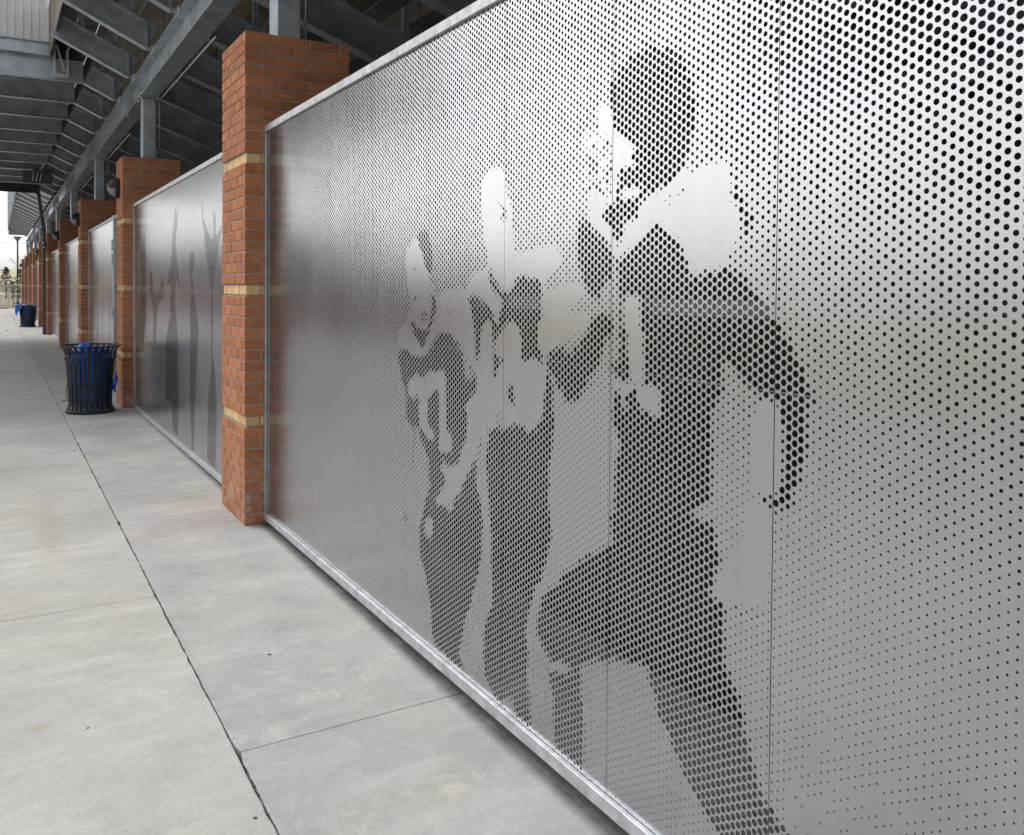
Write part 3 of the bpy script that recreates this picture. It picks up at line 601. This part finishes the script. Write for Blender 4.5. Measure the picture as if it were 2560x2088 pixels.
GZ0, GZ1 = 3.84, 4.19
# girder in lengths, joined by bolted splice plates beyond each column
edges = [YS]+[pillar_y(k)+PL+.95 for k in range(-1, 10)]
edges = [e for e in edges if e < YE]+[YE]
for a, c in zip(edges, edges[1:]):
    vs, fs = ibeam((GX, a+.004, GZ0), (GX, c-.004, GZ0), GZ1-GZ0, .2, .018, .014, (0,0,1))
    MB().add(vs, fs).obj('girder', M['steel'], gs)
for e in edges[1:-1]:
    MB().box(GX-.10, GX+.10, e-.010, e+.010, GZ0-.03, GZ1+.02).obj('splice_plate', M['steel'], gs)
    b = MB()
    for z in np.linspace(GZ0+.06, GZ1-.06, 4): b.lathe([(0,.02),(.017,.02),(.017,-.02),(0,-.02)], 8, (GX-.06, e-.012, 0)) if False else b.tube([(GX-.062, e-.034, z), (GX-.062, e-.009, z)], .017, 6)
    for x in (-.06, .06): b.tube([(GX+x, e-.034, GZ0-.012), (GX+x, e-.009, GZ0-.012)], .013, 6)
    stuff(b.obj('splice_bolts', M['steel_edge'], gs))
for k in range(-1, 10):
    yc = pillar_y(k)+PL/2
    b = MB().box(GX-.078, GX+.078, yc-.09, yc+.09, PH-.02, GZ0-.022)
    b.obj('column', M['steel'], gs, bevel=.006)
    MB().box(GX-.12, GX+.12, yc-.14, yc+.14, GZ0-.021, GZ0-.001).obj('cap_plate', M['steel'], gs)
    b = MB()
    for dx in (-.095, .095):
        for dy in (-.115, .115):
            b.tube([(GX+dx, yc+dy, GZ0-.045), (GX+dx, yc+dy, GZ0+.035)], .015, 6)
    stuff(b.obj('cap_bolts', M['steel_edge'], gs))
    b = MB()
    for dy in (-.05, .05): MB().box(GX-.095, GX-.0075, yc+dy-.006, yc+dy+.006, GZ0+.0185, GZ1-.0185).obj('stiffener', M['steel'], gs)
    if k >= 0:
        c = MB().tube([(GX+.135, yc-.02, PH-.02), (GX+.135, yc-.02, GZ0-.10), (GX+.132, yc-.03, GZ0-.05), (GX+.132, yc-.12, GZ0-.025), (GX+.132, yc-BAY*.55, GZ0-.025)], .011, 8)
        c.obj('conduit', M['steel_edge'], gs, smooth=True)
        for q in (.8, 1.9): MB().box(GX+.115, GX+.149, yc-q-.015, yc-q+.015, GZ0-.045, GZ0-.006).obj('conduit_clip', M['steel_edge'], gs)
# sloping beams (rakers) on the path side and lower beams on the far side
RY = [8.68+1.52*k for k in range(-10, 35)]
RY = [y for y in RY if YS < y < 53.4]
SL = -.475
def zr(x): return 4.19+SL*(x-1.50)        # underside of the left raker
PLAT0, PLAT1 = 13.24, 28.25
ZP = 4.385                                 # underside of platform beams
XK = 1.10
for y in RY:
    plat = PLAT0-.1 < y < PLAT1
    up = (.43, 0, .9)
    if plat:
        vs, fs = ibeam((-3.2, y, ZP), (XK, y, ZP), .30, .115, .012, .010, (0,0,1))
        MB().add(vs, fs).obj('platform_beam', M['steel'], gs)
        a = (XK, y, ZP+.001)
    else:
        a = (.60, y, zr(.60))
    vs, fs = ibeam(a, (1.50, y, zr(1.50)), .28, .115, .012, .010, up)
    MB().add(vs, fs).obj('raker', M['steel'], gs)
    MB().box(1.50, 1.512, y-.055, y+.055, GZ1-.0, zr(1.5)+.30).obj('end_plate', M['steel'], gs)
    b = MB().box(1.515, 1.60, y-.05, y+.05, GZ1+.001, GZ1+.022)
    for dy in (-.075, .075): b.tube([(1.575, y+dy, GZ1-.035), (1.575, y+dy, GZ1+.045)], .014, 6)
    b.box(1.545, 1.605, y-.10, y+.10, GZ1+.023, GZ1+.032)
    stuff(b.obj('bolted_seat', M['steel_edge'], gs))
    vs, fs = ibeam((1.775, y, 4.0), (7.3, y, 4.0-.354*(7.3-1.775)), .34, .14, .014, .011, (.33, 0, .94))
    MB().add(vs, fs).obj('raker', M['steel'], gs)
    # posts carrying the bleacher planks above the lower beams
    if y < 24:
        for x in (2.35, 3.35, 4.35, 5.35):
            z = 4.0-.354*(x-1.775)+.36
            MB().box(x-.03, x+.03, y-.03, y+.03, z-.02, z+.30).obj('plank_post', M['steel'], gs)
        for x in (.95, 1.35):
            if not plat or x > 1.2:
                z = zr(x)+.30; MB().box(x-.03, x+.03, y-.03, y+.03, z-.02, z+.20).obj('plank_post', M['steel'], gs)
# bleacher planks: tread + riser rows running along the stand
rows = []
x = .70
while x < 7.2:
    zt = (zr(x)+.52) if x < 1.7 else (4.0-.354*(x-1.775)+.68)
    rows.append((x, zt)); x += .56
seg = [YS+i*6.78 for i in range(10)]
for x, z in rows:
    for a, c in zip(seg, seg[1:]):
        for j in range(2):
            xa = x+j*.275
            MB().box(xa, xa+.262, a+.004, c-.004, z-.045, z).obj('bleacher_plank', M['plank'], gs)
        MB().box(x-.012, x-.002, a+.004, c-.004, z-.052, z+(.20 if x > 1.8 else .218 if x > 1.3 else .245)).obj('riser_board', M['plank'], gs)
        b = MB()
        for q in range(int((c-a)/.38)): b.box(x-.02, x-.0125, a+.2+q*.38, a+.225+q*.38, z-.045, z+.15)
        stuff(b.obj('riser_ribs', M['plank'], gs))
for a, c in zip(seg, seg[1:]):
    MB().box(.655, .667, a+.004, c-.004, zr(.66)+.08, zr(.66)+.80).obj('fascia_board', M['plank'], gs)
# platform over the path: front beams, deck, end beam and bent post
b = MB(); vs, fs = ibeam((-3.2, PLAT0-.09, ZP+.305), (.70, PLAT0-.09, ZP+.305), .19, .13, .012, .010, (0,0,1)); b.add(vs, fs)
b.obj('platform_edge_beam', M['steel'], gs)
MB().box(-3.2, XK-.02, PLAT0+.02, PLAT1, ZP+.302, ZP+.34).obj('platform_deck', M['dark_steel'], gs)
vs, fs = ibeam((-3.2, PLAT1+.06, ZP-.13), (1.14, PLAT1+.06, ZP-.13), .42, .12, .014, .012, (0,0,1))
MB().add(vs, fs).obj('platform_end_beam', M['dark_steel'], gs)
b = MB(); b.bar((1.265, PLAT1+.06, 0), (1.265, PLAT1+.06, 3.12), .10, .085, (0,1,0)); b.bar((1.265, PLAT1+.06, 3.10), (1.09, PLAT1+.06, 4.42), .10, .085, (0,1,0))
b.obj('bent_post', M['post'], gs, bevel=.004)
# sheet soffit closing the far part of the stand
b = MB()
n = 60; xa, xb = .60, 1.50; YB = 53.6
for i in range(n):
    y0 = PLAT1+.4+i*(YB-PLAT1-.4)/n; y1 = y0+(YB-PLAT1-.4)/n*.94
    b.add([(xa, y0, zr(xa)+.05), (xb, y0, zr(xb)+.05), (xb, y1, zr(xb)+.05), (xa, y1, zr(xa)+.05),
           (xa, y0, zr(xa)+.06), (xb, y0, zr(xb)+.06), (xb, y1, zr(xb)+.06), (xa, y1, zr(xa)+.06)], [(3,2,1,0),(4,5,6,7),(0,1,5,4),(1,2,6,5),(2,3,7,6),(3,0,4,7)])
stuff(b.obj('soffit_sheet', M['soffit'], gs))
MB().box(.57, .597, PLAT1+.4, YB, zr(.6)-.02, zr(.6)+3.4).obj('back_wall', M['soffit'], gs)
b = MB()
for i in range(130):
    y = PLAT1+.5+i*.192; b.box(.555, .5695, y, y+.05, zr(.6)-.02, zr(.6)+3.4)
stuff(b.obj('back_wall_ribs', M['soffit'], gs))
MB().box(.598, 1.5, YB+.01, YB+.03, zr(.6)-.3, zr(.6)+3.0).obj('end_sheet', M['soffit'], gs)
# end walls and rear wall, added to keep the space under the stand dim
MB().box(7.25, 7.45, YS, YE, -.1, 2.87).obj('rear_light_block', M['conc'], gs)
MB().add([(2.1,YS-.1,-.1),(7.5,YS-.1,-.1),(7.5,YS-.1,2.6),(2.1,YS-.1,4.4)], [(0,1,2,3)]).obj('end_light_block', M['conc'], gs)
MB().add([(2.3,YE-3,-.1),(7.5,YE-3,-.1),(7.5,YE-3,2.3),(2.3,YE-3,3.7)], [(0,1,2,3)]).obj('end_light_block', M['conc'], gs)

# press box above the platform
pb = thing('press_box', 'pale ribbed metal press box standing on the platform over the path', 'press box')
b = MB(); prof = []
x = -3.2; zb = ZP+.50
while x < .60:
    prof += [(x, PLAT0-.02), (x+.035, PLAT0-.02), (x+.045, PLAT0+.0), (x+.085, PLAT0+.0), (x+.095, PLAT0-.02)]; x += .1
prof += [(.60, PLAT0-.02), (.60, PLAT0+.03), (-3.2, PLAT0+.03)]
b.prism(prof, 'z', zb, zb+2.6); b.obj('ribbed_wall', M['ribbed'], pb)
MB().box(-3.2, .58, PLAT0+.04, PLAT1, zb, zb+2.6).obj('side_wall', M['clad'], pb)
MB().box(.602, .69, PLAT0-.06, PLAT0+.05, ZP+.50, zb+2.6).obj('corner_trim', M['trim'], pb)
b = MB(); y = PLAT0-.16; z0, z1 = ZP+.06, ZP+.46
MB().box(.70, .735, y-.02, y+.02, z0, z1+.06).obj('bracket_leg', M['clad'], pb); MB().box(.865, .90, y-.02, y+.02, z0, z1-.06).obj('bracket_leg', M['clad'], pb)
MB().bar((.745, y, z1), (.845, y, z0+.04), .03, .04, (0,1,0)).obj('bracket_brace', M['clad'], pb); MB().box(.70, .90, y-.022, y+.018, z0-.045, z0).obj('bracket_foot', M['clad'], pb)

# electrical box with conduits under the platform
eb = thing('electrical_box', 'dark electrical box with three grey conduits under the platform beams', 'electrical box')
ye = 23.5
MB().box(.58, 1.24, ye, ye+.25, 4.03, 4.36).obj('box_body', M['post'], eb, bevel=.01)
for i in range(3):
    x = .82+i*.085
    MB().tube([(x-.03, ye-.03, 4.08), (x, ye-.05, 4.26), (x+.02, ye-.05, 4.33), (x+.06, ye-.02, 4.38)], .018, 8).obj('conduit', M['steel_edge'], eb, smooth=True)
MB().tube([(-3.0, ye-.02, 4.375), (.8, ye-.02, 4.365)], .03, 8).obj('conduit', M['steel_edge'], eb)
MB().bar((1.02, ye-1.2, 4.40), (.96, ye-.1, 4.36), .03, .03).obj('hanger', M['steel_edge'], eb)

# dome lights on the pillars
LL = {1: 'black dome wall light on the second pillar, nearest the camera', 2: 'black dome wall light on the third pillar', 3: 'black dome wall light on the fourth pillar, right of the bent post',
      4: 'black dome wall light on the fifth pillar, behind the bent post', 5: 'black dome wall light on the sixth pillar, left of the bent post', 7: 'small dome wall light on the eighth pillar', 9: 'farthest dome wall light, on the last pillar'}
base_me = cap_me = lens_me = None
for k, lab in LL.items():
    y = pillar_y(k)+.30; z = 2.685
    t = thing('wall_light', lab, 'wall light', (PX, y, z), 'dome lights on the pillars')
    if base_me is None:
        b = MB(); n = 20
        ring = lambda r, x: [(x, r*.85*math.cos(2*math.pi*j/n), r*math.sin(2*math.pi*j/n)) for j in range(n)]
        b.add(ring(.125, 0)+ring(.125, -.045)+ring(.108, -.052), [(j, (j+1)%n, (j+1)%n+n, j+n) for j in range(n)]+[(j+n, (j+1)%n+n, (j+1)%n+2*n, j+2*n) for j in range(n)]+[tuple(range(2*n, 3*n))])
        base_me = b.mesh('back_plate', M['blackfix'])
        def dome(t0, t1, r, m, nm, ins=0):
            b = MB(); na, nb = 14, 8; vs = []; fs = []
            for i in range(na+1):
                a = t0+(t1-t0)*i/na
                for j in range(nb+1):
                    q = math.pi/2*j/nb
                    vs.append((-.050-(.09*r)*math.sin(q), .085*r*math.cos(q)*math.cos(a), .105*r*math.cos(q)*math.sin(a)))
            for i in range(na):
                for j in range(nb): fs.append((i*(nb+1)+j, (i+1)*(nb+1)+j, (i+1)*(nb+1)+j+1, i*(nb+1)+j+1))
            return b.add(vs, fs).mesh(nm, m, smooth=True)
        cap_me = dome(-.12, math.pi+.12, 1.06, M['blackfix'], 'hood')
        lens_me = dome(math.pi, 2*math.pi, .95, M['lens'], 'lens')
    link('back_plate', base_me, t); link('hood', cap_me, t); link('lens', lens_me, t)

# ------------------------------------------------------------------ trash cans
def can(x, y, rot, label, overhang):
    t = thing('trash_can', label, 'trash can', (x, y, 0), 'slatted trash cans by the wall', rot)
    prof = [(.252,.030),(.246,.055),(.236,.085),(.234,.12),(.238,.25),(.248,.40),(.259,.54),(.266,.615),(.278,.640),(.280,.655),(.273,.675),(.274,.70),(.283,.725),(.300,.750),(.318,.772)]
    b = MB(); w = .040; th = .006
    b = MB(); vs = []; 
    for r, z in prof: vs += [(r, -w/2, z), (r, w/2, z), (r-th, w/2, z), (r-th, -w/2, z)]
    fs = []
    for i in range(len(prof)-1):
        for j in range(4): fs.append((i*4+j, i*4+(j+1)%4, i*4+4+(j+1)%4, i*4+4+j))
    fs += [(3,2,1,0), tuple(len(prof)*4-4+j for j in range(4))]
    me = MB().add(vs, fs).mesh('slat', M['black'])
    for k in range(26): link('slat', me, t, (0,0,0), 2*math.pi*k/26)
    MB().lathe([(.263,.0),(.268,.012),(.268,.034),(.258,.042),(.235,.042),(.235,.0)], 40, closed=True).obj('base_ring', M['black'], t, smooth=False)
    pr = [(.326+.013*math.cos(a), .776+.010*math.sin(a)) for a in np.linspace(0, 2*math.pi, 9)[:-1]]
    MB().lathe(pr, 48, closed=True).obj('rim', M['black'], t, smooth=True)
    MB().lathe([(.228,.30),(.233,.30),(.233,.33),(.228,.33)], 40, closed=True).obj('band', M['black'], t)
    # bag lining
    n, h = 56, 26; vs = []; fs = []
    rr = random.Random(3 if overhang else 5)
    ph = [rr.uniform(0, 6.3) for _ in range(10)]
    for i in range(h+1):
        z = .07+.66*i/h
        env = .214+.028*min(1, max(0, (z-.1)/.5)) - .03*max(0, (.14-z)/.07)
        for j in range(n):
            a = 2*math.pi*j/n
            w_ = .008*math.sin(7*a+ph[0]+5*z)+.006*math.sin(13*a+ph[1]-9*z)+.007*math.sin(3*a+ph[2]+14*z)+.004*math.sin(21*a+ph[3]+23*z)
            r = env-.006+w_*.7
            if z > .62: r += .02*math.sin(2*a+ph[4])-.015
            vs.append((r*math.cos(a), r*math.sin(a), z))
    for i in range(h):
        for j in range(n): fs.append((i*n+j, i*n+(j+1)%n, (i+1)*n+(j+1)%n, (i+1)*n+j))
    bag = MB().add(vs, fs).obj('bag', M['bag'], t, smooth=True)
    # gathered top of the bag
    b = MB(); n = 30; mm = 12; vs = []; fs = []
    for i in range(mm+1):
        q = i/mm
        for j in range(n):
            a = 2*math.pi*j/n
            r = .115*(1-q)*(1+.18*math.sin(5*a+ph[5])+.1*math.sin(9*a+4*q))+.004
            z = .715+.105*math.sin(q*math.pi/2)+.010*math.sin(6*a+9*q+ph[6])
            vs.append((-.07+r*1.05*math.cos(a), -.10+r*math.sin(a), z))
    for i in range(mm):
        for j in range(n): fs.append((i*n+j, i*n+(j+1)%n, (i+1)*n+(j+1)%n, (i+1)*n+j))
    b.add(vs, fs).obj('bag_top', M['bag'], t, smooth=True)
    if overhang:
        b = MB(); n = 14; m2 = 16; vs = []; fs = []
        for side in (0, 1):
            for i in range(m2+1):
                q = i/m2
                for j in range(n+1):
                    a = math.pi*.72+math.pi*.62*j/n
                    rad_ = .24+.11*min(1, q*4)+.045*math.sin(q*2.6)+.012*math.sin(5*a+8*q)-side*.008
                    z = .72+.09*math.sin(min(1, q*3)*math.pi/2)-.62*max(0, q-.25)*(0.25+.75*abs(math.cos(1.7*(a-math.pi*1.0))))
                    vs.append((rad_*math.cos(a), rad_*math.sin(a), z))
        k2 = (m2+1)*(n+1)
        for s_ in (0, 1):
            for i in range(m2):
                for j in range(n): fs.append(tuple(s_*k2+v for v in (i*(n+1)+j, i*(n+1)+j+1, (i+1)*(n+1)+j+1, (i+1)*(n+1)+j)))
        b.add(vs, fs).obj('bag_overhang', M['bag'], t, smooth=True)
    else:
        b = MB(); n = 10; m2 = 10; vs = []; fs = []
        for i in range(m2+1):
            q = i/m2
            for j in range(n):
                a = 2*math.pi*j/n; r = (.012+.03*math.sin(q*3.1)**2)*(1+.4*math.sin(3*a+6*q)+.25*math.sin(5*a-11*q))
                vs.append((.262+.012*math.sin(q*7)+r*.55*math.cos(a), -.06+r*math.sin(a), .46-.24*q))
        for i in range(m2):
            for j in range(n): fs.append((i*n+j, i*n+(j+1)%n, (i+1)*n+(j+1)%n, (i+1)*n+j))
        b.add(vs, fs).obj('bag_corner', M['bag'], t, smooth=True)
        MB().tube([(-.243,-.06,.36),(-.262,-.08,.27),(-.256,-.09,.185)], .005, 6).obj('cable', M['black'], t)
        MB().tube([(-.312,-.09,.165),(-.244,-.10,.172)], .017, 10).obj('padlock', M['brass'], t)
        MB().tube([(-.268+.016*math.cos(a), -.10, .185+.018*math.sin(a)) for a in np.linspace(-.3, 3.5, 9)], .003, 6).obj('shackle', M['steel_edge'], t)
    return t
can(.955, 10.68, 0, 'black slatted trash can with a blue bag, nearest the camera by the second pillar', False)
can(.975, 33.8, 0, 'far black trash can with blue bag hanging out over its left side', True)

# ------------------------------------------------------------------ beyond the path
t = thing('street_lamp', 'tall dark lamp post with a flat tapered head at the end of the path', 'street lamp', (1.45, 74, 0))
MB().tube([(0,0,0), (0,0,4.92)], .062, 12).obj('pole', M['dark_steel'], t, smooth=True)
MB().lathe([(.11,0),(.11,.25),(.065,.30)], 12).obj('base', M['dark_steel'], t)
b = MB()
for k in range(4):
    a = math.pi/4+k*math.pi/2; b.bar((.06*math.cos(a), .06*math.sin(a), 4.9), (.30*math.cos(a), .30*math.sin(a), 5.22), .02, .02)
b.obj('head_frame', M['dark_steel'], t)
MB().lathe([(0,5.30),(.30,5.28),(.32,5.22),(0,5.21)], 16).obj('head_cap', M['dark_steel'], t)
MB().lathe([(.07,4.92),(.26,5.2)], 12).obj('head_glass', M['lens'], t)

t = thing('chain_link_fence', 'grey chain link fence with pipe rails across the end of the path', 'fence')
YF = 70.5
for i, x in enumerate((-2.4, -1.1, .22, .82, 1.62, 3.2)): MB().tube([(x, YF, -.03), (x, YF, 1.52)], .028, 8).obj('post', M['fence'], t)
for z in (1.50, .76, .02): MB().tube([(-2.4, YF, z), (3.2, YF, z)], .026, 8).obj('rail', M['fence'], t)
MB().tube([(-2.4, YF-1.5, 1.56), (1.4, YF-1.5, 1.96)], .026, 8).obj('sloping_rail', M['fence'], t)
MB().tube([(-2.4, YF-1.5, .42), (1.6, YF-1.5, .92)], .026, 8).obj('sloping_rail', M['fence'], t)
b = MB(); s = .07
for i in range(-22, 80):
    x = -2.4+i*s
    for sg in (1, -1):
        pts = []
        xa, za = (x, .02) ; xb, zb_ = x+1.48*sg, 1.50
        if sg == -1: xa += 0
        lo, hi = -2.4, 3.2
        ta = 0 if lo <= xa <= hi else ((lo-xa)/(xb-xa) if xa < lo else (hi-xa)/(xb-xa))
        tb = 1 if lo <= xb <= hi else ((hi-xa)/(xb-xa) if xb > hi else (lo-xa)/(xb-xa))
        if not (0 <= ta < tb <= 1): continue
        b.bar((xa+(xb-xa)*ta, YF+.01*sg, za+(zb_-za)*ta), (xa+(xb-xa)*tb, YF+.01*sg, za+(zb_-za)*tb), .005, .005)
stuff(b.obj('mesh_wire', M['fence'], t))
t = thing('barrier_frame', 'low black metal barrier frame standing in front of the chain link fence', 'barrier')
for x in (1.03, 1.32, 1.60): MB().bar((x, 66.5, -.03), (x, 66.5, 1.13), .045, .045).obj('upright', M['dark_steel'], t)
for z in (1.10, .98, .72, .20, .06): MB().bar((1.03, 66.5, z), (1.60, 66.5, z), .045, .05).obj('crossbar', M['dark_steel'], t)

# hill, trees and house far behind
n = 60; vs = []; fs = []
for i in range(n+1):
    for j in range(9):
        x = -160+i*320/n; q = j/8
        h = (4.4+1.6*math.sin(x*.021+1.0)+.7*math.sin(x*.09))*math.sin(min(1, q*1.5)*math.pi/2)
        vs.append((x, 150+q*190, -.2+h*1.0))
for i in range(n):
    for j in range(8): fs.append((i*9+j, (i+1)*9+j, (i+1)*9+j+1, i*9+j+1))
structure(MB().add(vs, fs).obj('hill', M['hill'], smooth=True))
def conifer(x, y, h, r, label, z0=0):
    t = thing('conifer', label, 'tree', (x, y, z0), 'dark conifers below the hill')
    MB().tube([(0,0,-.3),(0,0,h*.9)], [.12,.03], 6).obj('trunk', M['bark'], t)
    b = MB(); rr = random.Random(int(x*100)+int(h*31))
    for i in range(900):
        q = rr.random()**.8; z = h*(.06+.94*q); rad_ = r*(1-q)**.85*(.35+.65*rr.random()**.5)*(1+.25*math.sin(q*31)); a = rr.uniform(0, 6.3)
        p = Vector((rad_*math.cos(a), rad_*math.sin(a), z)); s_ = rr.uniform(.10, .24)*(h/4)
        d = Vector((math.cos(a), math.sin(a), rr.uniform(-.7, .1))).normalized()*s_*1.6; e = Vector((-math.sin(a), math.cos(a), rr.uniform(-.4, .4)))*s_*.5
        b.add([p-e, p+e, p+d], [(0,1,2)])
    stuff(b.obj('crown', M['conifer'], t, fix=False))
conifer(1.05, 118, 3.75, 1.25, 'dark conifer at the left edge of the view behind the fence')
conifer(2.55, 118, 3.55, 1.15, 'dark conifer just left of the lamp post behind the fence')
conifer(1.75, 121, 1.9, 1.2, 'low dark shrub between the two conifers')
conifer(3.3, 122, 1.9, 1.1, 'low dark shrub right of the lamp post')
conifer(4.9, 118, 2.6, 1.2, 'small conifer hidden behind the last pillars')
conifer(-1.6, 118, 3.4, 1.3, 'conifer outside the left edge of the fence')
t = thing('house', 'pale blue-roofed house on top of the hill, left of the lamp post', 'house', (2.2, 305, 4.6))
MB().box(-6, 1.9, 0, 8, 0, 1.2).obj('wall', M['house'], t)
MB().prism([(-.6,1.1),(4,2.0),(8.6,1.1)], 'x', -6.4, 2.2).obj('roof', M['roof'], t)
t = thing('house', 'small pale house behind the right conifer on the hill', 'house', (5.0, 310, 4.7))
MB().box(-.9, 1.3, 0, 5, 0, .5).obj('wall', M['house'], t)
MB().prism([(-1.2,.45),(.2,1.1),(1.6,.45)], 'y', -.3, 5.3).obj('roof', M['roof'], t)
# bare tree past the last pillar
t = thing('bare_tree', 'leafless grey tree rising beside the last brick pillars', 'tree', (2.75, 100, 0))
MB().tube([(0,0,-.2),(.05,0,1.6),(.0,.1,3.2)], [.14,.10,.05], 8).obj('trunk', M['bark'], t)
b = MB(); rr = random.Random(9)
def branch(p, d, L, r, depth):
    q = p+d*L; b.tube([p, p+d*L*.5+Vector((rr.uniform(-.05,.05),0,0)), q], [r, r*.8, r*.55], 4, caps=False)
    if depth:
        for _ in range(3): branch(p+d*L*rr.uniform(.5, 1), (d+Vector((rr.uniform(-.8,.8), rr.uniform(-.8,.8), rr.uniform(-.1,.5)))).normalized(), L*rr.uniform(.55,.75), r*.5, depth-1)
for i in range(6):
    a = i*1.05; branch(Vector((0,0,1.5+.3*i)), Vector((.5*math.cos(a), .5*math.sin(a), .75)).normalized(), 1.3, .035, 3)
stuff(b.obj('crown', M['bark'], t, fix=False))
for z0_, z1_, lab in ((16.5, 15.5, 'thin overhead wire crossing the white sky, upper one'), (11.0, 10.4, 'thin overhead wire low in the white sky, lower one')):
    MB().tube([(-60, 200, z0_), (0, 200, z0_-.6), (60, 200, z1_)], .035, 4).obj('overhead_wire', M['wire'], label=lab, category='wire', group='overhead wires')

# long low building across the yard, mirrored in the metal screens
t = thing('concession_building', 'low red brick building with grey-blue upper siding left of the path, mirrored in the screens', 'building')
MB().box(-13, -7.3, 38, 88, -.1, 2.0).obj('brick_wall', M['wallbrick'], t)
MB().box(-12.98, -7.32, 38.02, 87.98, 2.0, 3.4).obj('siding', M['roof'], t)
MB().prism([(-13.4,3.4),(-6.9,3.4),(-7.2,3.7),(-10.2,4.4),(-13.1,3.7)], 'y', 37.6, 88.4).obj('roof', M['roof'], t)
for i in range(5):
    y = 41+i*10
    w = MB().box(-7.34, -7.27, y, y+2.2, 1.0, 1.95).obj('shutter', M['clad'], t)
t = thing('yard_wall', 'low red brick yard wall with a dark coping left of the path, mirrored in the large screen', 'wall')
MB().box(-7.6, -7.35, 17, 37.9, -.1, 1.55).obj('brick_wall', M['wallbrick'], t)
MB().box(-7.66, -7.29, 16.95, 37.9, 1.551, 2.0).obj('coping_rail', M['roof'], t)
